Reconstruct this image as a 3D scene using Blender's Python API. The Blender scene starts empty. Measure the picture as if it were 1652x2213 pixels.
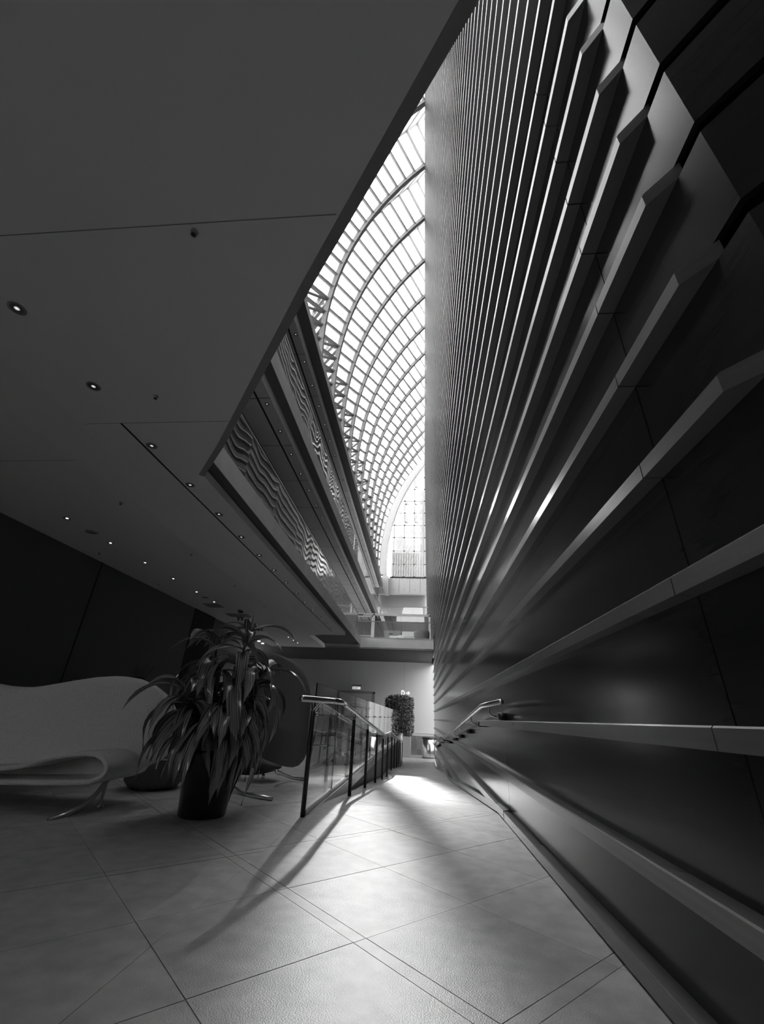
import bpy, math, random
from mathutils import Vector, Matrix, noise

random.seed(7)
sc = bpy.context.scene
col = sc.collection
R_ = math.radians
H = 0.78                      # camera height above the lobby floor

# ------------------------------------------------------------------ camera
FPX, CX, CY = 904.4, 826.0, 1106.5
PITCH, YAW, ROLL = 0.455246, -0.100435, 0.0454988
_cp, _sp, _cy, _sy = math.cos(PITCH), math.sin(PITCH), math.cos(YAW), math.sin(YAW)
FW = Vector((_sy * _cp, _cy * _cp, _sp))
_r0 = Vector((_cy, -_sy, 0.0))
_u0 = _r0.cross(FW)
RT = math.cos(ROLL) * _r0 + math.sin(ROLL) * _u0
UP = -math.sin(ROLL) * _r0 + math.cos(ROLL) * _u0
cam = bpy.data.cameras.new('camera')
cam.sensor_fit = 'HORIZONTAL'
cam.sensor_width = 36.0
cam.lens = FPX / 1652.0 * 36.0
cam.clip_start = 0.05
cam.clip_end = 500
camo = bpy.data.objects.new('camera', cam)
col.objects.link(camo)
camo.matrix_world = Matrix(((RT.x, UP.x, -FW.x, 0), (RT.y, UP.y, -FW.y, 0), (RT.z, UP.z, -FW.z, H), (0, 0, 0, 1)))
sc.camera = camo

def ray(px, py):
    return RT * ((px - CX) / FPX) - UP * ((py - CY) / FPX) + FW
def at_z(px, py, z):          # point where the pixel's ray meets world height z
    d = ray(px, py); k = (z - H) / d.z
    return Vector((d.x * k, d.y * k, z))
def at_y(px, py, y):
    d = ray(px, py); k = y / d.y
    return Vector((d.x * k, y, d.z * k + H))
def pix(p):
    v = Vector(p) - Vector((0, 0, H)); f = v.dot(FW)
    if f < 0.05: return None
    return (CX + FPX * v.dot(RT) / f, CY - FPX * v.dot(UP) / f)

# ------------------------------------------------------------------ sky, sun, exposure
SUN_ELEV, SUN_AZ = R_(26.7), R_(-5.3)     # the sun stands low over the end of the atrium
world = bpy.data.worlds.new('world'); sc.world = world
world.use_nodes = True
wn = world.node_tree.nodes; wl = world.node_tree.links
wn.clear()
sky = wn.new('ShaderNodeTexSky'); sky.sky_type = 'NISHITA'
sky.sun_disc = True; sky.sun_size = R_(1.2); sky.sun_intensity = 0.23
sky.sun_elevation = SUN_ELEV; sky.sun_rotation = SUN_AZ
sky.air_density = 1.0; sky.dust_density = 3.0; sky.ozone_density = 1.0
bw = wn.new('ShaderNodeRGBToBW'); bg = wn.new('ShaderNodeBackground'); wo = wn.new('ShaderNodeOutputWorld')
bg.inputs['Strength'].default_value = 1.0
SKY_K, HAZE = 0.05, 0.95      # clear-sky part (with the sun) and bright even haze
ml = wn.new('ShaderNodeMath'); ml.operation = 'MULTIPLY_ADD'; ml.inputs[1].default_value = SKY_K; ml.inputs[2].default_value = HAZE
wl.new(sky.outputs[0], bw.inputs[0]); wl.new(bw.outputs[0], ml.inputs[0]); wl.new(ml.outputs[0], bg.inputs['Color']); wl.new(bg.outputs[0], wo.inputs[0])

vs = sc.view_settings
vs.view_transform = 'Standard'; vs.look = 'None'; vs.gamma = 1.0; vs.use_curve_mapping = False
vs.exposure = 2.6
cy = sc.cycles
cy.use_denoising = True
try: cy.denoiser = 'OPENIMAGEDENOISE'
except Exception: pass
cy.max_bounces = 14; cy.diffuse_bounces = 7; cy.glossy_bounces = 5
cy.transmission_bounces = 8; cy.transparent_max_bounces = 40
cy.sample_clamp_indirect = 6.0
cy.caustics_reflective = True; cy.caustics_refractive = False

# ------------------------------------------------------------------ materials
def newmat(name):
    m = bpy.data.materials.new(name); m.use_nodes = True
    nt = m.node_tree
    return m, nt.nodes, nt.links, nt.nodes['Principled BSDF']
def G(v): return (v, v, v, 1.0)
def mat(name, v, rough=0.6, spec=0.5, metal=0.0, var=0.0, vscale=6.0, bump=0.0, bscale=40.0, stretch=(1, 1, 1), rnd=0.0, coat=0.0):
    m, n, l, b = newmat(name)
    b.inputs['Base Color'].default_value = G(v)
    b.inputs['Roughness'].default_value = rough
    b.inputs['Specular IOR Level'].default_value = spec
    b.inputs['Metallic'].default_value = metal
    b.inputs['Coat Weight'].default_value = coat
    b.inputs['Coat Roughness'].default_value = 0.12
    tc = n.new('ShaderNodeTexCoord'); mp = n.new('ShaderNodeMapping')
    geo = n.new('ShaderNodeNewGeometry')
    mp.inputs['Scale'].default_value = stretch
    l.new(geo.outputs['Position'], mp.inputs[0])
    if var or rnd:
        val = None
        if var:
            nz = n.new('ShaderNodeTexNoise'); nz.inputs['Scale'].default_value = vscale; nz.inputs['Detail'].default_value = 6
            l.new(mp.outputs[0], nz.inputs['Vector'])
            mr = n.new('ShaderNodeMapRange')
            mr.inputs['From Min'].default_value = 0.3; mr.inputs['From Max'].default_value = 0.7
            mr.inputs['To Min'].default_value = 1 - var; mr.inputs['To Max'].default_value = 1 + var
            l.new(nz.outputs['Fac'], mr.inputs['Value']); val = mr.outputs[0]
        if rnd:
            oi = n.new('ShaderNodeObjectInfo'); m2 = n.new('ShaderNodeMapRange')
            m2.inputs['To Min'].default_value = 1 - rnd; m2.inputs['To Max'].default_value = 1 + rnd
            l.new(oi.outputs['Random'], m2.inputs['Value'])
            if val:
                mu = n.new('ShaderNodeMath'); mu.operation = 'MULTIPLY'
                l.new(val, mu.inputs[0]); l.new(m2.outputs[0], mu.inputs[1]); val = mu.outputs[0]
            else: val = m2.outputs[0]
        mx = n.new('ShaderNodeMath'); mx.operation = 'MULTIPLY'; mx.inputs[1].default_value = v
        l.new(val, mx.inputs[0])
        cc = n.new('ShaderNodeCombineColor')
        for k in range(3): l.new(mx.outputs[0], cc.inputs[k])
        l.new(cc.outputs[0], b.inputs['Base Color'])
    if bump:
        nb = n.new('ShaderNodeTexNoise'); nb.inputs['Scale'].default_value = bscale; nb.inputs['Detail'].default_value = 4
        l.new(mp.outputs[0], nb.inputs['Vector'])
        bp = n.new('ShaderNodeBump'); bp.inputs['Strength'].default_value = bump; bp.inputs['Distance'].default_value = 0.01
        l.new(nb.outputs['Fac'], bp.inputs['Height']); l.new(bp.outputs[0], b.inputs['Normal'])
    return m
def glassmat(name, tint=0.92, refl=1.0, rough=0.0, wavy=0.0, wscale=(1, 1, 1), ior=1.5):
    m = bpy.data.materials.new(name); m.use_nodes = True
    n = m.node_tree.nodes; l = m.node_tree.links; n.clear()
    o = n.new('ShaderNodeOutputMaterial'); t = n.new('ShaderNodeBsdfTransparent'); g = n.new('ShaderNodeBsdfGlossy')
    t.inputs['Color'].default_value = G(tint); g.inputs['Roughness'].default_value = rough; g.inputs['Color'].default_value = G(min(1, refl))
    f = n.new('ShaderNodeFresnel')       # same reflectance from either face of the sheet
    gb = n.new('ShaderNodeNewGeometry'); im = n.new('ShaderNodeMapRange')
    im.inputs['To Min'].default_value = ior; im.inputs['To Max'].default_value = 1 / ior
    l.new(gb.outputs['Backfacing'], im.inputs['Value']); l.new(im.outputs[0], f.inputs['IOR'])
    x = n.new('ShaderNodeMixShader')
    l.new(f.outputs[0], x.inputs[0]); l.new(t.outputs[0], x.inputs[1]); l.new(g.outputs[0], x.inputs[2]); l.new(x.outputs[0], o.inputs['Surface'])
    if wavy:
        geo = n.new('ShaderNodeNewGeometry'); mp = n.new('ShaderNodeMapping'); mp.inputs['Scale'].default_value = wscale
        oi = n.new('ShaderNodeObjectInfo'); ad = n.new('ShaderNodeVectorMath'); ad.operation = 'ADD'
        sc_ = n.new('ShaderNodeVectorMath'); sc_.operation = 'SCALE'; sc_.inputs['Scale'].default_value = 50
        l.new(oi.outputs['Random'], sc_.inputs[0])
        l.new(geo.outputs['Position'], mp.inputs[0]); l.new(mp.outputs[0], ad.inputs[0]); l.new(sc_.outputs[0], ad.inputs[1])
        nz = n.new('ShaderNodeTexNoise'); nz.inputs['Scale'].default_value = 1.0; nz.inputs['Detail'].default_value = 1.0
        l.new(ad.outputs[0], nz.inputs['Vector'])
        bp = n.new('ShaderNodeBump'); bp.inputs['Strength'].default_value = 1.0; bp.inputs['Distance'].default_value = wavy
        l.new(nz.outputs['Fac'], bp.inputs['Height']); l.new(bp.outputs[0], g.inputs['Normal'])
    return m
def panemat(name, clear=0.68, trans=0.95):
    m = bpy.data.materials.new(name); m.use_nodes = True
    n = m.node_tree.nodes; l = m.node_tree.links; n.clear()
    o = n.new('ShaderNodeOutputMaterial'); t = n.new('ShaderNodeBsdfTransparent'); tl = n.new('ShaderNodeBsdfTranslucent')
    t.inputs['Color'].default_value = G(trans); tl.inputs['Color'].default_value = G(trans)
    geo = n.new('ShaderNodeNewGeometry'); nz = n.new('ShaderNodeTexNoise'); nz.inputs['Scale'].default_value = 1.3; nz.inputs['Detail'].default_value = 5
    l.new(geo.outputs['Position'], nz.inputs['Vector'])
    mr = n.new('ShaderNodeMapRange'); mr.inputs['To Min'].default_value = 1 - clear - 0.12; mr.inputs['To Max'].default_value = 1 - clear + 0.12
    l.new(nz.outputs['Fac'], mr.inputs['Value'])
    x = n.new('ShaderNodeMixShader'); l.new(mr.outputs[0], x.inputs[0])
    l.new(t.outputs[0], x.inputs[1]); l.new(tl.outputs[0], x.inputs[2]); l.new(x.outputs[0], o.inputs['Surface'])
    return m
def emat(name, v, s):
    m, n, l, b = newmat(name)
    b.inputs['Base Color'].default_value = G(0.8)
    b.inputs['Emission Color'].default_value = G(v); b.inputs['Emission Strength'].default_value = s
    return m
def stripemat(name, lo, hi, scale, stretch, rough=0.3, spec=0.5, coords='Generated'):
    m, n, l, b = newmat(name)
    tc = n.new('ShaderNodeTexCoord'); mp = n.new('ShaderNodeMapping'); mp.inputs['Scale'].default_value = stretch
    l.new(tc.outputs[coords], mp.inputs[0])
    nz = n.new('ShaderNodeTexNoise'); nz.inputs['Scale'].default_value = scale; nz.inputs['Detail'].default_value = 3
    l.new(mp.outputs[0], nz.inputs['Vector'])
    mr = n.new('ShaderNodeMapRange'); mr.inputs['From Min'].default_value = 0.35; mr.inputs['From Max'].default_value = 0.65
    mr.inputs['To Min'].default_value = lo; mr.inputs['To Max'].default_value = hi
    l.new(nz.outputs['Fac'], mr.inputs['Value'])
    cc = n.new('ShaderNodeCombineColor')
    for k in range(3): l.new(mr.outputs[0], cc.inputs[k])
    l.new(cc.outputs[0], b.inputs['Base Color'])
    b.inputs['Roughness'].default_value = rough; b.inputs['Specular IOR Level'].default_value = spec
    return m

M = dict(
    tile=mat('floor_tile', 0.40, 0.42, 0.5, var=0.18, vscale=9, bump=0.20, bscale=190, rnd=0.10),
    grout=mat('grout', 0.55, 0.8),
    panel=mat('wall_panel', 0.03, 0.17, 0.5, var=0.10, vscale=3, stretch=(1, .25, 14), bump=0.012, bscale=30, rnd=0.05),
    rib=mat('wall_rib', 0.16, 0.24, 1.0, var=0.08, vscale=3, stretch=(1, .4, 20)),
    backing=mat('wall_backing', 0.02, 0.8),
    ceiling=mat('ceiling_paint', 0.88, 0.75, 0.3),
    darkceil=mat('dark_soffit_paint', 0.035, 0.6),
    darkwall=mat('dark_wall_paint', 0.10, 0.6, 0.4),
    whitewall=mat('pale_wall_paint', 0.62, 0.7, 0.3, var=0.03, vscale=.5),
    greywall=mat('grey_wall_paint', 0.32, 0.7, 0.3),
    fascia=mat('fascia_plaster', 0.88, 0.7, 0.3, var=0.05, vscale=2),
    soffit=mat('soffit_panel', 0.55, 0.6, 0.4),
    slot=mat('slot_black', 0.01, 0.8),
    steelwhite=mat('painted_steel', 0.62, 0.45, 0.4),
    roofsteel=mat('roof_steel', 0.20, 0.5, 0.4),
    steel=mat('brushed_steel', 0.72, 0.30, 0.5, metal=1.0, var=0.08, vscale=20, stretch=(1, .1, 1)),
    chrome=mat('chrome', 0.75, 0.1, 0.5, metal=1.0),
    blackmetal=mat('black_metal', 0.018, 0.35, 0.5),
    darkfelt=mat('dark_grey_felt', 0.13, 0.9, 0.2, var=0.25, vscale=260, bump=0.3, bscale=420),
    felt=mat('pale_grey_felt', 0.76, 0.9, 0.2, var=0.25, vscale=220, bump=0.3, bscale=380),
    pot=mat('black_pot', 0.012, 0.22, 0.5),
    soil=mat('soil', 0.03, 0.95),
    leaf=stripemat('dracaena_leaf', 0.03, 0.42, 1.0, (12, .7, .4), 0.22, 0.8),  # pale stripes also hold painted highlights along the blades
    leafs=mat('small_leaf', 0.07, 0.4, 0.5, rnd=.3, var=.5, vscale=9),
    stem=mat('stem', 0.06, 0.8),
    bark=stripemat('birch_slats', 0.08, 0.95, 3.0, (26, 26, 1.6), 0.7, 0.2),
    glass=glassmat('clear_glass', 0.985),
    wavyglass=glassmat('balustrade_glass', 0.70, wavy=0.018, wscale=(1, .7, .35), ior=3.2),
    pane=panemat('vault_pane'),
    endpane=glassmat('end_glass', 0.93),
    facade=mat('stone_facade', 0.36, 0.8, 0.2, var=0.12, vscale=1.2),
    facade2=mat('stone_rib', 0.28, 0.8, 0.2, var=0.1, vscale=2),
    tilewall=mat('wainscot_tile', 0.16, 0.4, 0.5, rnd=.25),
    exitface=emat('exit_face', 0.9, 0.1),
    black=mat('black_print', 0.01, 0.6),
    white=mat('white_print', 0.85, 0.6),
    litsign=emat('lit_letter', 1.0, 0.25),
    deepgrey=mat('deep_grey_wall', 0.12, 0.6),
    lamp=emat('lamp_glow', 1.0, 1.2),
    lampdim=emat('lamp_low', 1.0, 0.04),
    wood=mat('table_top', 0.2, 0.4),
)

# ------------------------------------------------------------------ mesh helpers
class MB:
    def __init__(s): s.v = []; s.f = []
    def add(s, vs, fs):
        o = len(s.v); s.v += [tuple(p) for p in vs]; s.f += [tuple(i + o for i in f) for f in fs]; return s
    def box(s, x0, x1, y0, y1, z0, z1):
        return s.add([(x0, y0, z0), (x1, y0, z0), (x1, y1, z0), (x0, y1, z0), (x0, y0, z1), (x1, y0, z1), (x1, y1, z1), (x0, y1, z1)],
                     [(0, 3, 2, 1), (4, 5, 6, 7), (0, 1, 5, 4), (1, 2, 6, 5), (2, 3, 7, 6), (3, 0, 4, 7)])
    def prism(s, poly, z0, z1):      # poly: ccw list of (x, y)
        n = len(poly)
        return s.add([(x, y, z0) for x, y in poly] + [(x, y, z1) for x, y in poly],
                     [tuple(range(n))[::-1], tuple(range(n, 2 * n))] + [(i, (i + 1) % n, n + (i + 1) % n, n + i) for i in range(n)])
    def bar(s, a, b, w, h, up=(0, 0, 1)):
        a = Vector(a); b = Vector(b); d = (b - a).normalized(); u = Vector(up)
        if abs(d.dot(u)) > .98: u = Vector((1, 0, 0))
        r = d.cross(u).normalized() * (w / 2); t = r.cross(d).normalized() * (h / 2)
        q = [a - r - t, a + r - t, a + r + t, a - r + t, b - r - t, b + r - t, b + r + t, b - r + t]
        return s.add(q, [(0, 1, 2, 3), (7, 6, 5, 4), (0, 4, 5, 1), (1, 5, 6, 2), (2, 6, 7, 3), (3, 7, 4, 0)])
    def tube(s, pts, r, n=10, cap=True):
        pts = [Vector(p) for p in pts]; rs = r if isinstance(r, (list, tuple)) else [r] * len(pts)
        o = len(s.v); prev = None
        for i, p in enumerate(pts):
            d = (pts[min(i + 1, len(pts) - 1)] - pts[max(i - 1, 0)]).normalized()
            if prev is None:
                u = Vector((0, 0, 1)) if abs(d.z) < .9 else Vector((1, 0, 0))
            else: u = prev
            a = d.cross(u).normalized(); c = a.cross(d).normalized(); prev = c
            for k in range(n):
                t = 2 * math.pi * k / n; q = p + (a * math.cos(t) + c * math.sin(t)) * rs[i]
                s.v.append(tuple(q))
        for i in range(len(pts) - 1):
            for k in range(n):
                k2 = (k + 1) % n
                s.f.append((o + i * n + k, o + i * n + k2, o + (i + 1) * n + k2, o + (i + 1) * n + k))
        if cap:
            s.f.append(tuple(o + k for k in range(n))[::-1]); e = o + (len(pts) - 1) * n
            s.f.append(tuple(e + k for k in range(n)))
        return s
    def lathe(s, prof, c=(0, 0, 0), n=28):
        o = len(s.v); cx_, cy_, cz = c
        for r, z in prof:
            for k in range(n):
                t = 2 * math.pi * k / n; s.v.append((cx_ + r * math.cos(t), cy_ + r * math.sin(t), cz + z))
        for i in range(len(prof) - 1):
            for k in range(n):
                k2 = (k + 1) % n
                s.f.append((o + i * n + k, o + i * n + k2, o + (i + 1) * n + k2, o + (i + 1) * n + k))
        if prof[0][0] > 1e-6: s.f.append(tuple(o + k for k in range(n))[::-1])
        if prof[-1][0] > 1e-6:
            e = o + (len(prof) - 1) * n; s.f.append(tuple(e + k for k in range(n)))
        return s
    def mesh(s, name, m, smooth=False):
        me = bpy.data.meshes.new(name); me.from_pydata(s.v, [], s.f); me.validate(); me.update()
        if m: me.materials.append(m)
        if smooth: me.polygons.foreach_set('use_smooth', [True] * len(me.polygons))
        return me
    def build(s, name, m, parent=None, smooth=False, kind=None):
        me = s.mesh(name, m, smooth)
        o = bpy.data.objects.new(name, me); col.objects.link(o)
        if parent is not None: o.parent = parent; o.matrix_parent_inverse = Matrix.Translation(-parent.location) if parent.type == 'EMPTY' else Matrix()
        if kind: o['kind'] = kind
        return o
def tag(o, label=None, cat=None, group=None, kind=None):
    if label: o['label'] = label
    if cat: o['category'] = cat
    if group: o['group'] = group
    if kind: o['kind'] = kind
    return o
def empty(name, loc=(0, 0, 0), **k):
    o = bpy.data.objects.new(name, None); o.location = loc; col.objects.link(o); o.empty_display_size = .1
    return tag(o, **k)
def inst(name, me, parent, mw, kind=None):
    o = bpy.data.objects.new(name, me); col.objects.link(o)
    if parent is not None: o.parent = parent
    o.matrix_basis = mw
    if kind: o['kind'] = kind
    return o
def psize(vs):
    ps = [pix(p) for p in vs]
    if any(p is None for p in ps): return 0
    xs = [p[0] for p in ps]; ys = [p[1] for p in ps]
    if max(xs) < 0 or min(xs) > 1652 or max(ys) < 0 or min(ys) > 2213: return 0
    return (max(xs) - min(xs)) * (max(ys) - min(ys))
def pieces(name, items, m, parent, limit=300, minsize=0.0):
    """items: list of MB; the `limit` that show largest become parts, the rest one joined part"""
    order = sorted(items, key=lambda b: -psize(b.v))
    rest = MB()
    for i, b in enumerate(order):
        if i < limit and psize(b.v) > minsize: b.build(name, m, parent)
        else: rest.add(b.v, b.f)
    if rest.v: rest.build(name + '_remainder', m, parent, kind='stuff')

# ------------------------------------------------------------------ floor and ramp
RAMP = [(-9.0, 0.0), (4.9, 0.0), (12.6, -0.59), (14.6, -0.61), (22.0, -1.19), (60.0, -1.20)]
def zr(y):
    for (a, za), (b, zb) in zip(RAMP, RAMP[1:]):
        if y <= b: return za + (zb - za) * (y - a) / (b - a)
    return RAMP[-1][1]
RX = -0.97                      # edge of the raised floor beside the ramp
YB = 29.3                       # back wall
XL = -8.13                      # left wall
fb = MB()
fb.box(XL - .2, RX, -6.2, YB + .2, -1.6, -0.003); fb.box(XL - 4.2, XL - .2, 16.0, YB + .2, -.3, 0)
fb.box(RX, 3.2, -6.2, 4.9, -0.4, -0.003)
for (a, za), (b, zb) in list(zip(RAMP, RAMP[1:]))[1:]:
    b = min(b, YB + .2)
    fb.add([(RX, a, za - .003), (3.2, a, za - .003), (3.2, b, zb - .003), (RX, b, zb - .003),
            (RX, a, za - .3), (3.2, a, za - .3), (3.2, b, zb - .3), (RX, b, zb - .3)],
           [(0, 1, 2, 3), (7, 6, 5, 4), (0, 4, 5, 1), (1, 5, 6, 2), (2, 6, 7, 3), (3, 7, 4, 0)])
floor = tag(fb.build('floor', M['grout']), 'grey stone tiled lobby floor with a ramp along the ribbed wall', 'floor', kind='structure')

def clip(poly, f):               # keep f(p) >= 0
    out = []
    for i in range(len(poly)):
        a, b = poly[i], poly[(i + 1) % len(poly)]; fa, fb_ = f(a), f(b)
        if fa >= 0: out.append(a)
        if (fa >= 0) != (fb_ >= 0):
            t = fa / (fa - fb_); out.append((a[0] + (b[0] - a[0]) * t, a[1] + (b[1] - a[1]) * t))
    return out
TS, SS = 0.885, 0.09
def cuts(start, n0, n1):
    """tile intervals along one diagonal: a narrow strip and three tiles, repeated"""
    iv = []; per = SS + 3 * TS
    for k in range(n0, n1):
        b = start + k * per
        iv.append((b, b + SS))
        for j in range(3): iv.append((b + SS + j * TS, b + SS + (j + 1) * TS))
    return iv
regions = [(-99, RX, -6.0, YB, lambda y: 0.0)] + [(RX + .001, 0.80, -6.0, 4.9, lambda y: 0.0)]
for (a, za), (b, zb) in list(zip(RAMP, RAMP[1:]))[1:]:
    regions.append((RX + .001, 0.80 if b < 25 else 2.4, a, min(b, YB), zr))
tiles = []
gp = 0.0026
for s0, s1 in cuts(1.90 - 4 * (SS + 3 * TS), 0, 18):
    for d0, d1 in cuts(1.43 - 4 * (SS + 3 * TS), 0, 22):
        # s = x + y, d = y - x
        def P(s, d): return ((s - d) / 2, (s + d) / 2)
        q = [P(s0 + gp, d0 + gp), P(s1 - gp, d0 + gp), P(s1 - gp, d1 - gp), P(s0 + gp, d1 - gp)]
        xs = [p[0] for p in q]; ys = [p[1] for p in q]
        if max(xs) < XL or min(xs) > 2.5 or max(ys) < -1.5 or min(ys) > YB: continue
        for x0, x1, y0, y1, fz in regions:
            p = clip(q, lambda p: p[0] - max(x0, XL + .01)); 
            if len(p) > 2: p = clip(p, lambda p: x1 - p[0])
            if len(p) > 2: p = clip(p, lambda p: p[1] - y0)
            if len(p) > 2: p = clip(p, lambda p: y1 - p[1])
            if len(p) < 3: continue
            ar = abs(sum(p[i][0] * p[(i + 1) % len(p)][1] - p[(i + 1) % len(p)][0] * p[i][1] for i in range(len(p)))) / 2
            if ar < 2e-4: continue
            if sum(p[i][0] * p[(i + 1) % len(p)][1] - p[(i + 1) % len(p)][0] * p[i][1] for i in range(len(p))) < 0: p = p[::-1]
            n = len(p); b = MB()
            dz = random.uniform(-.0006, .0006)
            b.add([(x, y, fz(y) + dz) for x, y in p] + [(x, y, fz(y) - .02) for x, y in p],
                  [tuple(range(n)), tuple(range(n, 2 * n))[::-1]] + [(i, n + i, n + (i + 1) % n, (i + 1) % n) for i in range(n)])
            tiles.append(b)
pieces('tile', tiles, M['tile'], floor, 300, 60)

# raised-floor edge beside the ramp: steel slab edge and dark cheek wall
tb = MB(); tb.box(RX, RX + .025, 4.35, 24.0, -.115, .004)
tag(tb.build('trim_1', M['steel']), 'brushed steel slab edge under the ramp glass', 'trim', kind='structure')
cw = MB()
ys = [4.9, 12.6, 14.6, 22.0, 24.0]
for a, b in zip(ys, ys[1:]):
    cw.add([(RX, a, -.115), (RX, b, -.115), (RX, b, zr(b) - .1), (RX, a, zr(a) - .1), (RX + .012, a, -.115), (RX + .012, b, -.115), (RX + .012, b, zr(b) - .1), (RX + .012, a, zr(a) - .1)],
           [(0, 1, 2, 3), (7, 6, 5, 4), (0, 4, 5, 1), (3, 2, 6, 7)])
tag(cw.build('wall_ramp', M['greywall']), 'dark cheek wall below the glass along the ramp', 'wall', kind='structure')

# ------------------------------------------------------------------ right wall: stacked ledges and panels
XF, RD = 0.745, 0.062            # rib front, rib depth
def lean(y, z):
    top = 0.254 + 0.0107 * (y - 13.3)
    return (XF - top) * max(0.0, (z - H) / 29.3) ** 1.7
YS_ALL = [44.8, 40, 35, 30, 27, 25.2, 24.4, 21.1, 17.8, 14.5, 11.2, 7.9, 4.6, 1.27, 0.857]
def path(z, yfar, off):
    """plan line of the wall at height z, `off` behind the ledge fronts; the near end turns away in two facets"""
    pts = [(XF - lean(y, z) + off, y) for y in YS_ALL if y <= yfar + 1e-6]
    e = off - RD; dz = lean(.857, z)
    return pts + [(x - dz, y) for x, y in ((XF + RD + e, .666 + e * .36), (.905 + e * .8, .541 + e * .55), (2.6 + e * .6, -1.60 + e * .6))]
wall_right = tag(MB().build('wall_right', M['backing']), 'tall wall of stacked satin ledges running down the atrium', 'wall', kind='structure')
def sweep(name, prof, z_ref, ylo, yhi, m, first, last, facets=True):
    """prof: [(off, z)] closed section; swept along the wall path between two seams"""
    b = MB(); rings = []
    paths = [path(z, 44.8, off) for off, z in prof]
    idx = [i for i in range(len(paths[0])) if (last and facets and i >= len(YS_ALL)) or (i < len(YS_ALL) and ylo - 1e-6 <= YS_ALL[i] <= yhi + 1e-6)]
    for j, i in enumerate(idx):
        ring = []
        for (off, z), pth in zip(prof, paths):
            x, y = pth[i]
            if j == 0 and not first: y -= 0.003
            if j == len(idx) - 1 and not last: y += 0.003
            if j == len(idx) - 1 and last and not facets: y -= .078 * min(1.15, off / RD)     # ledge ends on a chamfer
            ring.append((x, y, z))
        rings.append(ring)
    n = len(prof)
    b.v = [p for r in rings for p in r]
    for j in range(len(rings) - 1):
        for k in range(n):
            k2 = (k + 1) % n
            b.f.append((j * n + k, j * n + k2, (j + 1) * n + k2, (j + 1) * n + k))
    b.f.append(tuple(range(n))[::-1]); e = (len(rings) - 1) * n; b.f.append(tuple(e + k for k in range(n)))
    return b.build(name, m, wall_right)
SEAMS = [44.8, 25.2, 21.1, 17.8, 14.5, 11.2, 7.9, 4.6, 1.27]
ZT = lambda k: 0.015 + 0.398 * k + H          # top of rib k
NR = 73
for k in range(-6, NR + 1):
    if k == -2: zt, hh = 0.072, 0.062        # base trim at floor level
    else: zt, hh = ZT(k), 0.058
    if k < -2: zt = 0.072 - 0.40 * (-2 - k)
    zb = zt - hh
    znext = (0.072 if k == -3 else (ZT(-1) if k == -2 else ZT(k + 1))) - (.058)
    if k < -3: znext = zt + 0.40 - .062
    yfar = 25.2 if zt < 4.0 else 44.8
    rib = [(0.005, zt), (0, zt - .005), (0, zb), (RD + .01, zb), (RD + .01, zt)]
    pan = [(RD, znext), (RD, zt), (RD + .02, zt), (RD + .02, znext)]
    ylo_floor = 4.6 if k < -2 else -9
    segs = []
    if k <= 9:
        s = [y for y in SEAMS if y <= yfar + 1e-6]
        segs = list(zip(s, s[1:] + [None]))
    else: segs = [(yfar, None)]
    for a, b in segs:
        last = b is None
        if k < -2:
            if last or zt + .33 < zr(b) : continue
            if zt < zr(a) - .45: continue
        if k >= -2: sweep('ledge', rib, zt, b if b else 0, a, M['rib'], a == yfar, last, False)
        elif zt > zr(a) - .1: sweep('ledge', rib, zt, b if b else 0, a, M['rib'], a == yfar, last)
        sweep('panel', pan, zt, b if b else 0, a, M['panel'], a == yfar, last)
# backing sheet behind the joints
bk = MB()
for zz0, zz1, yf in ((-1.3, 4.0, 25.2), (4.0, 30.2, 44.8)):
    p0 = path(zz0, yf, RD + .06); p1 = path(zz1, yf, RD + .06)
    for i in range(len(p0) - 1):
        bk.add([(p0[i][0], p0[i][1], zz0), (p0[i + 1][0], p0[i + 1][1], zz0), (p1[i + 1][0], p1[i + 1][1], zz1), (p1[i][0], p1[i][1], zz1)], [(0, 1, 2, 3)])
bk.box(.80, 3.0, 25.17, 25.23, -1.3, 4.1)
bk.build('backing_sheet', M['backing'], wall_right)
# skirting that follows the ramp
sk = MB()
ys = [4.6, 4.9, 12.6, 14.6, 22.0, 25.0]
for a, b in zip(ys, ys[1:]):
    za, zb_ = zr(a), zr(b)
    f = [(XF - .002, a, za + .012), (XF - .002, b, zb_ + .012), (XF - .002, b, zb_ + .075), (XF - .002, a, za + .075),
         (XF + .06, a, za + .012), (XF + .06, b, zb_ + .012), (XF + .06, b, zb_ + .085), (XF + .06, a, za + .085)]
    sk.add(f, [(0, 1, 2, 3), (3, 2, 6, 7), (0, 4, 5, 1), (4, 7, 6, 5), (0, 3, 7, 4), (1, 5, 6, 2)])
tag(sk.build('baseboard_right', M['rib']), 'sloping satin skirting where the ribbed wall meets the ramp', 'baseboard', kind='structure')

# ------------------------------------------------------------------ lobby ceiling
ZC = 3.33 + H
def soff(name, poly, z0, z1, m, label, cat='ceiling'):
    b = MB(); b.prism(poly, z0, z1)
    return tag(b.build(name, m), label, cat, kind='structure')
diag = [(-3.43, 5.49), (-2.77, 4.70), (-.96, 2.36), (.95, 0.0)]
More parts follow.
